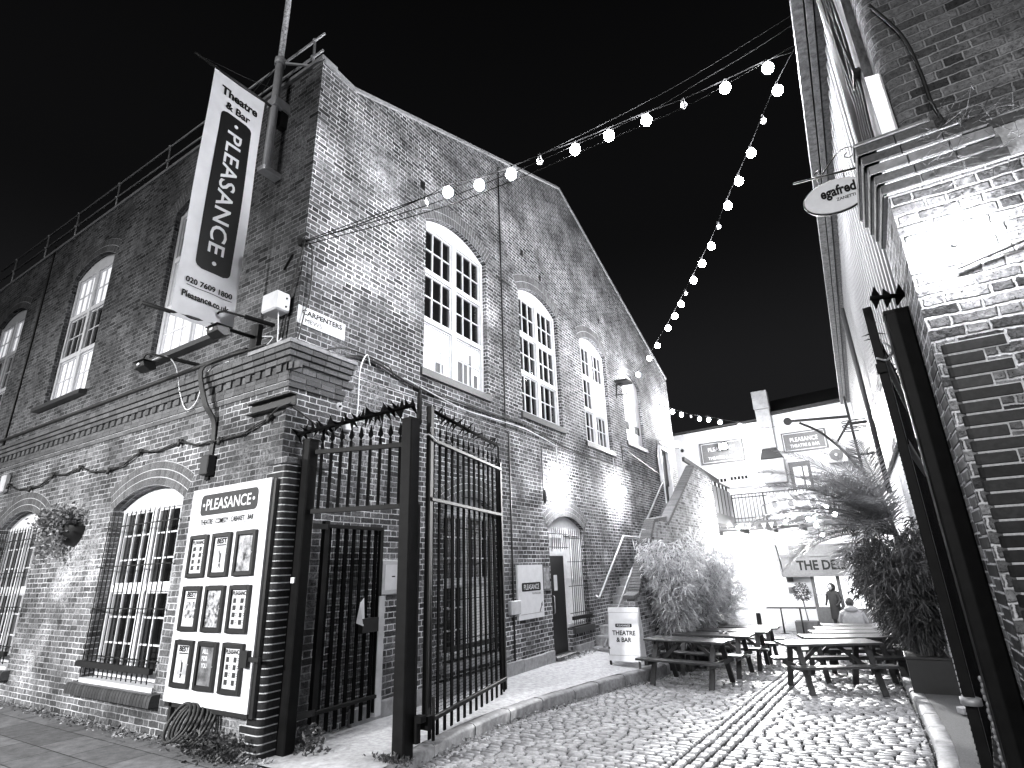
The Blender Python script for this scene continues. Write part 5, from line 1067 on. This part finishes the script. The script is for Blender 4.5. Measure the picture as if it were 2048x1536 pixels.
for i, x in enumerate((-2.85, -2.3, -1.55)):
    mb = MB(); mb.sphere((x, 23.52, 3.72), .19, 0, 12, 8, (1, .05, 1.25)); mb.sphere((x, 23.52, 3.35), .26, 0, 10, 6, (1, .04, .6)); mb.sphere((x, 23.51, 3.70), .11, 1, 10, 8, (1, .06, 1.25)); mb.build('portrait', [M['paper'], M['midgrey']], T)
T = thing('bunting', (-5.4, 22.8, 3.3), 'string of pale triangular bunting under the terrace edge', 'bunting'); mb = MB(); pts = [(-5.2 + .5 * k, 22.9, 3.28 - .25 * math.sin(math.pi * k / 7)) for k in range(8)]; mb.tube(pts, .006, 4); mb.build('string', M['cable'], T)
for k in range(14):
    x = -5.1 + k * .26; z = 3.28 - .25 * math.sin(math.pi * (x + 5.2) / 3.5); mb = MB(); mb.add([(x - .09, 22.9, z), (x + .09, 22.9, z), (x, 22.88, z - .24)], [(0, 1, 2)]); mb.build('flag', M['paper'] if k % 3 else M['midgrey'], T)
T = thing('roof_girder', (-5.0, 19, 5.2), 'dark sloping steel beam behind the top of the stair wall', 'beam'); mb = MB(); mb.bar((-5.5, 21.3, 5.5), (-5.1, 25.0, 5.0), .10, .16); mb.bar((-5.5, 21.3, 4.9), (-5.1, 24.0, 4.6), .08, .12); mb.build('beam', M['black'], T)
# deli front
T = thing('deli_front', (-2.3, 25.4, -1), 'projecting shop front with THE DELI fascia and a half glazed door', 'shop front')
mb = MB(); mb.box(-3.22, .4, 25.25, 25.95, 1.20, 1.80); fb = mb.build('fascia', M['midgrey'], T); text('THE DELI', M['ink'], fb, (-1.85, 25.24, 1.48), 1.65, X1_, Z1_, .36, .03)
mb = MB(); mb.box(-3.26, .45, 25.2, 25.98, 1.80, 1.9); mb.box(-3.26, .45, 25.2, 25.98, 1.06, 1.2); mb.box(-2.9, .3, 25.5, 25.98, 1.9, 2.25); mb.prism([(-3.3, 25.3, 1.1), (-3.22, 25.3, 1.1), (-3.38, 25.5, 2.3), (-3.5, 25.5, 2.3)], (0, .4, 0)); mb.build('cornice', M['midgrey'], T)
mb = MB()
for a, b, c, d in ((-2.32, -2.2, -1.0, 1.06), (-1.45, -1.33, -1.0, 1.06), (-2.2, -1.45, -.95, -.05), (-2.2, -1.45, .36, .40), (-1.84, -1.81, -.05, .38), (-1.33, .4, -1.0, -.1)): mb.box(a, b, 25.62, 25.72, c, d)
dr = mb.build('door', M['midgrey'], T); mb = MB(); mb.add([(-2.2, 25.7, -.05), (-1.45, 25.7, -.05), (-1.45, 25.7, 1.06), (-2.2, 25.7, 1.06)], [(0, 1, 2, 3)]); mb.add([(-1.33, 25.7, -.1), (.4, 25.7, -.1), (.4, 25.7, 1.06), (-1.33, 25.7, 1.06)], [(0, 1, 2, 3)]); mb.build('pane', M['pub_glow'], dr)
for z, l_ in ((.86, 'upper small grey plaque on the white wall under the deli fascia'), (.42, 'lower small grey plaque on the white wall beside the potted tree')): 
    mb = MB(); mb.box(-3.22, -2.98, 25.96, 26, z, z + .24); solo(mb, 'wall_plaque', M['midgrey'], (-3.1, 26, z), l_, 'plaque')
# high table, potted tree
T = thing('high_table', (-3.05, 24.3, -.9), 'tall narrow drinking table on two pedestals in front of the white wall', 'table')
mb = MB(); mb.box(-3.88, -2.2, 24.1, 24.5, -.02, .02); mb.build('table_top', M['wood'], T)
for x in (-3.4, -2.75): mb = MB(); mb.tube([(x, 24.3, -.9), (x, 24.3, -.02)], .03, 8); mb.tube([(x, 24.3, -.9), (x, 24.3, -.86)], [.2, .03], 10); mb.build('pedestal', M['black'], T)
rt = random.Random(31)
T = thing('potted_tree', (-2.65, 24.9, -.9), 'small lollipop tree in a grey trough beside the deli door', 'tree'); mb = MB(); mb.box(-3.05, -2.28, 24.7, 25.2, -.93, -.5); mb.build('trough', M['midgrey'], T, bevel=.01); mb = MB(); mb.tube(spline([(-2.6, 24.95, -.5), (-2.64, 24.95, 0), (-2.66, 24.95, .3)]), .02, 6); mb.build('trunk', M['stem'], T)
mb = MB()
for k in range(700):
    v = Vector((rt.gauss(0, 1), rt.gauss(0, 1), rt.gauss(0, 1))).normalized() * rt.uniform(.4, 1) ** .6; leafquad(mb, (-2.66 + v.x * .33, 24.95 + v.y * .3, .52 + v.z * .36), .07, .035, rt)
mb.build('crown', M['leafdark'], T)
# folded chairs behind the left bushes
T = thing('garden_chair', (-3.35, 18.5, -.6), 'pale folding chair behind the farthest left picnic table', 'chair'); mb = MB(); mb.box(-3.6, -3.2, 18.3, 18.7, -.22, -.18); mb.build('seat', M['whitepaint'], T); mb = MB(); mb.box(-3.3, -3.18, 18.6, 18.68, -.1, .25); mb.build('backrest', M['black'], T)
for x, y in ((-3.57, 18.33), (-3.23, 18.33), (-3.57, 18.67), (-3.23, 18.67)): mb = MB(); mb.bar((x, y, -.66), (x, y, -.2), .025); mb.build('leg', M['galv'], T)
# ------------------------------------------------------------------ plants
def bamboo(loc, h, spread, nst, nleaf, mat, label, seed, xmin=-9, xmax=9, planter=None, group=None, squash=1.0, ll=(.12, .23)):
    x0, y0, z0 = loc; rs = random.Random(seed); T = thing('bamboo', loc, label, 'bamboo', group)
    if planter:
        w, d, hh = planter; mb = MB(); mb.box(x0 - w / 2, x0 + w / 2, y0 - d / 2, y0 + d / 2, z0, z0 + hh); mb.box(x0 - w / 2 - .015, x0 + w / 2 + .015, y0 - d / 2 - .015, y0 + d / 2 + .015, z0 + hh - .04, z0 + hh + .003); mb.build('planter', M['black'], T, bevel=.01); zb = z0 + hh
    else: zb = z0
    st = MB(); lf = MB(); stems = []
    for k in range(nst):
        a = rs.uniform(0, 6.283); r = rs.uniform(0, .2); out = spread * rs.uniform(.25, 1.0); H = h * rs.uniform(.55, 1.0); bx_, by_ = x0 + r * math.cos(a), y0 + r * math.sin(a)
        P = []
        for q in range(7): t_ = q / 6; P.append(Vector((min(max(bx_ + out * math.cos(a) * t_ ** 1.8, xmin), xmax), by_ + squash * out * math.sin(a) * t_ ** 1.8, zb + H * (t_ - .12 * t_ ** 3 * (out / spread)))))
        st.tube(P, [.010 * (1 - .8 * q / 6) for q in range(7)], 4, cap=False); stems.append(P)
    for k in range(nleaf // 5):
        P = stems[k % nst]; t_ = rs.uniform(.08, 1) ** .8 * 5.99; i = int(t_); c = P[i].lerp(P[i + 1], t_ - i) + Vector((rs.gauss(0, .10), rs.gauss(0, .10), rs.gauss(0, .07)))
        rad = (c - Vector((x0, y0, c.z))); rad = rad.normalized() if rad.length > .01 else Vector((1, 0, 0))
        for j in range(5):
            p = c + Vector((rs.gauss(0, .03), rs.gauss(0, .03), rs.gauss(0, .03))); d = (rad * rs.uniform(0, .9) + Vector((rs.gauss(0, .6), rs.gauss(0, .6), rs.uniform(-1.2, .35)))).normalized(); L = rs.uniform(*ll); s = d.cross(Vector((rs.gauss(0, 1), rs.gauss(0, 1), rs.gauss(0, 1)))).normalized(); w = .013
            if p.x + d.x * L > xmax or p.x + d.x * L < xmin: continue
            lf.add([p, p + d * L * .35 + s * w, p + d * L + Vector((0, 0, -L * .25)), p + d * L * .35 - s * w], [(0, 1, 2, 3)])
    st.build('stem', M['stem'], T); lf.build('foliage', M[mat], T); return T
def palm(loc, n, L, mat, label, seed, trunk_h=.6, amin=0, amax=6.283, leaflen=.34, elev=(.1, 1.2), xmax=9, group=None, aims=None, planter=None):
    x0, y0, z0 = loc; rs = random.Random(seed); T = thing('palm', loc, label, 'palm', group)
    if planter: w, d, hh = planter; mb = MB(); mb.box(x0 - w / 2, x0 + w / 2, y0 - d / 2, y0 + d / 2, z0, z0 + hh); mb.build('planter', M['black'], T, bevel=.01)
    mb = MB(); mb.tube([(x0, y0, z0), (x0, y0, z0 + trunk_h * .5), (x0 + .02, y0, z0 + trunk_h)], [.13, .12, .10], 10); rr = random.Random(seed + 1)
    for k in range(60): a = rr.uniform(0, 6.28); z = rr.uniform(0, trunk_h); mb.obox((x0 + .12 * math.cos(a), y0 + .12 * math.sin(a), z0 + z), (.05, .03, .08))
    mb.build('trunk', M['stem'], T)
    lst = [(rs.uniform(amin, amax), rs.uniform(*elev), L * rs.uniform(.75, 1.05)) for _ in range(n)] + (aims or [])
    for (a, e, LL) in lst:
        mb = MB(); p = Vector((x0, y0, z0 + trunk_h)); d = Vector((math.cos(a) * math.cos(e), math.sin(a) * math.cos(e), math.sin(e))); P = [p]; K = 16; seg = LL / K
        for k in range(K): d = (d + Vector((0, 0, -.055 - .035 * k / K))).normalized(); p = p + d * seg; P.append(p)
        mb.tube(P, [.016 * (1 - .85 * i / K) for i in range(K + 1)], 4, cap=False); sd = Vector((-math.sin(a), math.cos(a), 0))
        for k in range(int(LL / .038)):
            t_ = .14 + .86 * (k / int(LL / .038)); q = t_ * K; i = min(int(q), K - 1); c = P[i].lerp(P[i + 1], q - i); tg = (P[i + 1] - P[i]).normalized(); ll = leaflen * (math.sin(math.pi * min(1, t_ * .9 + .12)) ** .6) * rs.uniform(.85, 1.1)
            for s in (-1, 1):
                v = (sd * s * .8 + tg * .62 + Vector((0, 0, rs.uniform(.0, .3)))).normalized(); w = .012; m = c + v * ll * .45; t2 = c + v * ll + Vector((0, 0, -ll * .22 * rs.random()))
                if t2.x > xmax: t2.x = xmax
                mb.add([c - tg * w * .6, m - tg * w, t2, m + tg * w, c + tg * w * .6], [(0, 1, 2, 3, 4)])
        mb.build('frond', M[mat], T)
    return T
G1 = 'potted bamboos along the alley'
bamboo((-3.95, 12.9, cz(12.9)), 2.6, .9, 46, 6500, 'leaf', 'bright bushy bamboo rising behind the a-board and nearest left table', 3, xmin=-4.55, xmax=-2.6, planter=(.6, .6, .42), group=G1)
bamboo((-3.95, 14.9, cz(14.9)), 2.65, 1.05, 36, 5500, 'leaf', 'pale bamboo behind the third picnic table on the left', 4, planter=(.6, .6, .42), group=G1)
bamboo((-4.0, 17.2, cz(17.2)), 2.2, 1.0, 26, 4200, 'leaf', 'farthest bamboo of the left row, nearest the white wall', 5, planter=(.6, .6, .42), group=G1)
palm((-3.85, 15.9, cz(15.9)), 16, 1.8, 'leaf', 'low palm with pale fronds growing among the left-hand bamboos', 12, trunk_h=.8, leaflen=.38, elev=(.15, 1.25))
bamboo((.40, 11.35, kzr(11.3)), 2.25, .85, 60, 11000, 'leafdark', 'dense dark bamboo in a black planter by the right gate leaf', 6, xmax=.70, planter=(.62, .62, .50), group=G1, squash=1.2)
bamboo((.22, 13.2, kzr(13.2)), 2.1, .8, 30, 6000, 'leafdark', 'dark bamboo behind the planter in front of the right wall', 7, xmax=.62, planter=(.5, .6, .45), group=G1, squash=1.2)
bamboo((.1, 15.6, kzr(15.6)), 2.2, .9, 26, 4500, 'leaf', 'smaller pale bamboo beside the far right tables', 9, xmax=.5, planter=(.5, .6, .45), group=G1)
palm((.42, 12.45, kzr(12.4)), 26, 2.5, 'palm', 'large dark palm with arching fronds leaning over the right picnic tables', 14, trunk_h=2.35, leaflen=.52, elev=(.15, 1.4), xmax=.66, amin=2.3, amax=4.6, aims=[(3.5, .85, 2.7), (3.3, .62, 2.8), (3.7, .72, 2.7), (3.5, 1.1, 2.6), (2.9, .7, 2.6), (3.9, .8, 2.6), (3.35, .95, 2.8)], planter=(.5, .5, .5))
# loose brick by the planter
mb = MB(); mb.obox((.60, 9.55, kzr(9.5) + .05), (.22, .11, .075), ((.8, .6, 0), (-.6, .8, 0), (0, 0, 1))); solo(mb, 'loose_brick', M['stone'], (.6, 9.5, kzr(9.5)), 'loose brick lying on the path beside the black planter', 'brick', bevel=.008)
# litter and weeds
rl = random.Random(77); mb = MB()
def litter(n, fx, fy, zf, s=.05):
    for _ in range(n):
        y = fy(); x = fx(y); z = zf(x, y); v = rl.uniform(.015, s); p = Vector((x, y, z + rl.uniform(.002, .03))); d = Vector((rl.gauss(0, 1), rl.gauss(0, 1), rl.gauss(0, .4))).normalized(); s_ = d.cross(Vector((rl.gauss(0, .5), rl.gauss(0, .5), 1))).normalized(); mb.add([p, p + d * v * .5 + s_ * v * .35, p + d * v, p + d * v * .5 - s_ * v * .35], [(0, 1, 2, 3)])
litter(900, lambda y: kx(y) + abs(rl.gauss(0, .10)) + .01, lambda: rl.uniform(4.4, 12), lambda x, y: cz(y))
litter(260, lambda y: LG + abs(rl.gauss(0, .1)) + .08, lambda: rl.uniform(10.5, 12), lambda x, y: 0)
litter(400, lambda y: krx(y) - abs(rl.gauss(0, .12)), lambda: rl.uniform(6, 14), lambda x, y: cz(y))
litter(300, lambda y: rl.uniform(-3.9, -3.2), lambda: rl.uniform(10.8, 13), lambda x, y: cz(y))
for _ in range(1300):
    x = rl.uniform(-12.5, -5.25); y = 3.94 - abs(rl.gauss(0, .10)); p = Vector((x, y, .004 + abs(rl.gauss(0, .012)))); v = rl.uniform(.02, .06); d = Vector((rl.gauss(0, 1), rl.gauss(0, 1), rl.gauss(0, .5))).normalized(); s_ = d.cross(Vector((rl.gauss(0, .5), rl.gauss(0, .5), 1))).normalized(); mb.add([p, p + d * v * .5 + s_ * v * .3, p + d * v, p + d * v * .5 - s_ * v * .3], [(0, 1, 2, 3)])
o = mb.build('leaf_litter', M['litter']); tag(o, 'dry leaves gathered along the kerbs and the foot of the walls', 'leaf litter', kind='stuff')
mb = MB()
for _ in range(900):
    x = min(max(rl.gauss(-5.95, .25), -6.6), -5.1) if rl.random() < .75 else rl.gauss(-5.25, .12); y = (3.86 if x < -5.45 else 4.45) - abs(rl.gauss(0, .10)); leafquad(mb, (x, y, rl.random() ** 1.5 * .22), rl.uniform(.03, .07), .03, rl, droop=.3)
for _ in range(160): leafquad(mb, (-4.2 + rl.gauss(0, .12), 4.52 - abs(rl.gauss(0, .06)), rl.random() * .05), rl.uniform(.03, .06), .02, rl, droop=.6)
for _ in range(120): leafquad(mb, (.40 + rl.gauss(0, .05), 6.1 + rl.gauss(0, .15), -.1 + rl.random() * .14), .06, .02, rl, droop=.6)
o = mb.build('weeds', M['leafdark']); tag(o, 'low weeds growing at the foot of the corner and gate posts', 'weeds', kind='stuff')
# ------------------------------------------------------------------ people
def skin_body(name, J, E_, mat, parent):
    me = bpy.data.meshes.new(name); off = WL[parent]; me.from_pydata([Vector(p) for p, r in J], E_, []); o = bpy.data.objects.new(name, me); C.objects.link(o)
    md = o.modifiers.new('s', 'SKIN'); md.use_smooth_shade = True
    for i, (p, r) in enumerate(J):
        r = r if isinstance(r, tuple) else (r, r); me.skin_vertices[0].data[i].radius = r
    me.skin_vertices[0].data[0].use_root = True; sb = o.modifiers.new('b', 'SUBSURF'); sb.levels = 1
    bpy.context.view_layer.update(); m2 = bpy.data.meshes.new_from_object(o.evaluated_get(bpy.context.evaluated_depsgraph_get())); bpy.data.objects.remove(o); bpy.data.meshes.remove(me)
    m2.name = name; m2.materials.clear(); m2.materials.append(mat)
    o = bpy.data.objects.new(name, m2); link(o, parent); WL[o] = Vector(off); return o
# standing figure, dark coat with hood, facing the deli door
T = thing('person', (-1.62, 25.0, cz(25)), 'person in a long dark hooded coat standing at the deli door', 'person', rz=math.radians(155)); WL[T] = Vector((0, 0, 0))
J = [((0, 0, .95), (.15, .11)), ((0, 0, 1.2), (.15, .11)), ((0, .0, 1.40), (.17, .11)), ((0, .01, 1.50), (.07, .07)), ((0, .03, 1.62), (.085, .095)), ((.19, 0, 1.40), .065), ((.25, .05, 1.12), .05), ((.2, .24, .98), .038), ((.17, .32, .99), .03), ((-.19, 0, 1.40), .065), ((-.26, .04, 1.12), .05), ((-.2, .22, .97), .038), ((-.16, .30, .98), .03), ((.09, 0, .82), .095), ((.10, .02, .48), .065), ((.1, -.02, .08), .045), ((.1, .14, .03), .035), ((-.09, 0, .82), .095), ((-.1, .03, .48), .065), ((-.11, 0, .08), .045), ((-.12, .15, .03), .035)]
Eg = [(0, 1), (1, 2), (2, 3), (3, 4), (2, 5), (5, 6), (6, 7), (7, 8), (2, 9), (9, 10), (10, 11), (11, 12), (0, 13), (13, 14), (14, 15), (15, 16), (0, 17), (17, 18), (18, 19), (19, 20)]
body = skin_body('body', J, Eg, M['coat_dark'], T)
mb = MB()
rings = [(.50, .20, .17), (.8, .19, .15), (1.1, .185, .14), (1.35, .20, .135), (1.46, .13, .10)]
for i in range(len(rings)): pass
vs = []; n_ = 18
for z, a, b in rings:
    for k in range(n_): th = 2 * math.pi * k / n_; vs.append((a * math.cos(th), b * math.sin(th) + .005, z + .01 * math.sin(3 * th)))
mb.add(vs, [(i * n_ + k, i * n_ + (k + 1) % n_, (i + 1) * n_ + (k + 1) % n_, (i + 1) * n_ + k) for i in range(len(rings) - 1) for k in range(n_)], 0, True); mb.build('coat', M['coat_dark'], T)
mb = MB(); mb.sphere((0, .0, 1.60), .135, 0, 14, 10, (1, 1.05, 1.15)); mb.build('hood', M['coat_dark'], T)
mb = MB(); mb.sphere((0, .075, 1.60), .095, 0, 14, 10, (.85, .9, 1.15)); mb.sphere((0, .165, 1.59), .018, 0, 8, 6, (1, 1, 1.4)); mb.sphere((.033, .152, 1.625), .011, 1, 6, 5); mb.sphere((-.033, .152, 1.625), .011, 1, 6, 5); mb.sphere((0, .150, 1.545), .02, 1, 6, 4, (1.2, .4, .25)); mb.build('face', [M['skin'], M['ink']], T)
# seated figure from behind, pale quilted coat
T = thing('person', (-.80, 17.7, cz(17.6)), 'person in a pale quilted jacket seated back-turned at the farthest right table', 'person', rz=math.radians(4)); WL[T] = Vector((0, 0, 0))
J = [((0, 0, .52), (.17, .13)), ((0, .0, .75), (.17, .13)), ((0, .03, .97), (.19, .12)), ((0, .05, 1.08), (.075, .075)), ((0, .09, 1.2), (.085, .095)), ((.22, .03, .95), .08), ((.29, .10, .72), .068), ((.20, .32, .78), .05), ((.13, .40, .80), .035), ((-.22, .03, .95), .08), ((-.29, .10, .72), .068), ((-.20, .32, .78), .05), ((-.13, .40, .80), .035), ((.10, .12, .50), .09), ((.13, .45, .48), .07), ((.13, .48, .1), .045), ((.13, .58, .04), .035), ((-.10, .12, .50), .09), ((-.13, .45, .48), .07), ((-.13, .48, .1), .045), ((-.13, .58, .04), .035)]
body = skin_body('body', J, Eg, M['coat_light'], T)
mb = MB(); rr_ = [(.44 + .045 * k, .235 + (.02 if k % 2 else 0) - (max(0, k - 10) * .03), .17 + (.018 if k % 2 else 0) - (max(0, k - 10) * .02)) for k in range(14)]; vs = []
for z, a, b in rr_:
    for k in range(n_): th = 2 * math.pi * k / n_; vs.append((a * math.cos(th), b * math.sin(th) + .02, z))
mb.add(vs, [(i * n_ + k, i * n_ + (k + 1) % n_, (i + 1) * n_ + (k + 1) % n_, (i + 1) * n_ + k) for i in range(len(rr_) - 1) for k in range(n_)], 0, True); mb.build('jacket', M['coat_light'], T)
mb = MB(); mb.sphere((0, -.06, 1.06), .15, 0, 14, 8, (1.1, .8, .55)); mb.build('hood', M['coat_light'], T); mb = MB(); mb.sphere((0, .08, 1.215), .105, 0, 14, 10, (.95, 1.05, 1.15)); mb.build('hair', M['hair'], T)
mb = MB(); mb.sphere((0, .13, 1.20), .085, 0, 12, 8, (.9, .9, 1.15)); mb.sphere((0, .215, 1.19), .016, 0, 8, 6); mb.sphere((.03, .2, 1.22), .01, 1, 6, 4); mb.sphere((-.03, .2, 1.22), .01, 1, 6, 4); mb.build('face', [M['skin'], M['ink']], T)
# ------------------------------------------------------------------ festoon lights
def festoon(A, Bq, sag, lit, off, label, extra=(), rad=.062, group='strings of festoon lights over the alley'):
    A = Vector(A); Bq = Vector(Bq); T = thing('festoon_string', tuple(A), label, 'festoon', group)
    return T
def string(pts, lit, label, rad=.066, mat='bulb'):
    T = thing('festoon_string', tuple(pts[0]), label, 'string lights', 'strings of festoon lights over the alley'); mb = MB(); mb.tube(spline(pts, 3), .007, 5); mb.build('cable', M['wire'], T)
    for i, p in enumerate(pts[1:-1] if len(lit) == len(pts) - 2 else pts):
        if lit[i] is None: continue
        h = MB(); h.tube([(p[0], p[1], p[2] + .01), (p[0], p[1], p[2] - .07)], [.020, .024], 8); h.build('lamp_holder', M['cable'], T)
        r = rad if lit[i] else .042; b = MB(); b.sphere((p[0], p[1], p[2] - .06 - r), r, 0, 16, 12, (1, 1, 1.1)); b.build('bulb', M[mat] if lit[i] else M['bulboff'], T)
s1 = [(-5.66, 4.02, 5.95), (-4.9, 4.3, 6.10), (-4.09, 4.64, 6.38), (-3.8, 4.75, 6.52), (-3.41, 4.91, 6.56), (-3.01, 5.06, 6.65), (-2.66, 5.2, 6.76), (-2.23, 5.37, 6.88), (-1.82, 5.53, 7.01), (-1.37, 5.7, 7.15), (-.93, 5.88, 7.27), (-.44, 6.07, 7.45), (.06, 6.27, 7.65), (.36, 6.4, 7.72)]
string(s1, [None, 0, 1, 1, 1, 0, 1, 1, 1, 0, 1, 1], 'string of bulbs from the brick corner across the alley to the right gutter')
s2 = [(.4, 6.4, 7.77), (.12, 6.89, 7.80), (-.13, 7.33, 7.75), (-.39, 7.77, 7.66), (-.67, 8.26, 7.60), (-.95, 8.75, 7.55), (-1.21, 9.2, 7.46), (-1.45, 9.62, 7.40), (-1.75, 10.13, 7.38), (-2.06, 10.67, 7.36), (-2.36, 11.19, 7.35), (-2.58, 11.57, 7.34), (-2.87, 12.07, 7.32), (-3.22, 12.69, 7.33), (-3.83, 13.74, 7.37), (-4.38, 14.71, 7.44), (-5.24, 16.2, 7.55), (-5.6, 16.82, 7.6)]
string(s2, [1, 0, 1, 1, 1, 0, 1, 1, 1, 0, 1, 1, 1, 1, 1, 1], 'string of bulbs running back from the right gutter to the far gable')
s3 = [(-5.6, 19.33, 7.25), (-5.57, 19.42, 7.23), (-5.33, 20.02, 7.19), (-5.14, 20.51, 7.15), (-4.92, 21.04, 7.12), (-4.73, 21.54, 7.14), (-4.51, 22.09, 7.18), (-4.23, 22.8, 7.18), (-3.71, 24.13, 7.22), (-2.97, 26.0, 7.24), (-2.6, 28.9, 7.9)]
string(s3, [1, 1, 1, 0, 1, 1, 1, 1, 1], 'short far string of bulbs from the gable end to the rear building', rad=.07)
s4 = [(-5.6, 22.9, 3.1), (-5.3, 22.95, 3.0), (-4.2, 22.95, 3.05), (-3.6, 23, 3.0), (-2.55, 23, 3.1), (-1.6, 23, 3.2), (-.6, 23, 3.1)]
string(s4, [1, 1, 0, 1, 1], 'string of bulbs along the terrace edge by the bunting', rad=.06)
T = thing('palm_lights', (-.6, 12.6, 2), 'small lamps strung through the fronds of the right-hand palm', 'string lights'); pp = [(-1.25, 12.7, 2.2), (-.98, 12.7, 2.45), (-.86, 12.6, 2.32), (-.78, 12.6, 2.12), (-.62, 12.5, 2.63), (-.5, 12.5, 2.5)]
mb = MB(); mb.tube(spline(pp, 3), .006, 4); mb.build('cable', M['cable'], T)
for p in pp: b = MB(); b.sphere(p, .045, 0, 8, 6); b.build('bulb', M['bulb_tiny'], T)
# support wires
for pts, lb in (([(-5.66, 4.02, 5.97), (-4.07, 4.61, 6.35), (-2.99, 5.02, 6.60), (-2.19, 5.31, 6.88), (-1.28, 5.65, 7.26), (-.67, 5.88, 7.56), (-.06, 6.11, 7.90), (.73, 6.41, 8.35)], 'uppermost support wire stretched across the alley above the bulbs'), ([(-5.66, 4.0, 5.94), (-4.07, 4.61, 6.21), (-2.99, 5.02, 6.51), (-2.2, 5.31, 6.77), (-1.3, 5.65, 7.09), (-.7, 5.87, 7.40), (-.09, 6.1, 7.72), (.89, 6.46, 8.3)], 'middle support wire stretched across the alley from the corner hook'), ([(-5.66, 4.02, 5.9), (-3.94, 4.66, 6.13), (-2.99, 5.02, 6.38), (-2.21, 5.31, 6.63), (-1.37, 5.62, 6.9), (-.9, 5.8, 7.06), (-.43, 5.97, 7.28), (.39, 6.28, 7.70)], 'lowest support wire, running close to the string of bulbs')):
    mb = MB(); mb.tube(spline(pts, 4), .006, 5); solo(mb, 'support_wire', M['wire'], pts[0], lb, 'wire')
# floodlight on the rear building
T = thing('floodlight', (-5.3, 28.3, 7.1), 'glaring floodlight on the front of the rear building by its left sign', 'floodlight'); mb = MB(); mb.box(-5.5, -5.1, 28.35, 28.5, 6.98, 7.3); mb.bar((-5.3, 28.4, 7.2), (-5.3, 29, 7.5), .05); mb.build('lamp_housing', M['black'], T); mb = MB(); mb.box(-5.47, -5.13, 28.33, 28.35, 7.0, 7.27); mb.build('lens', M['floodglass'], T)
lamp('rear_flood', 'SPOT', (-5.3, 28.25, 7.05), 26000, .15, (-2.6, 12, -1), 125, .9)
lamp('terrace_fill', 'POINT', (-4.9, 27.4, 6.9), 420, .2)
lamp('under_terrace_fill_a', 'POINT', (-4.4, 24.6, 2.4), 450, .15); lamp('under_terrace_fill_b', 'POINT', (-2.2, 23.6, 2.6), 240, .15)  # two added fill lamps without fittings, to whiten the deli wall
lamp('terrace_right', 'POINT', (-1.2, 27.0, 6.9), 240, .15)

lamp('stair_side_fill', 'POINT', (-3.5, 19.6, 2.7), 1100, .1)  # added fill lamp, no fitting: brightens stair parapet, bushes and table tops
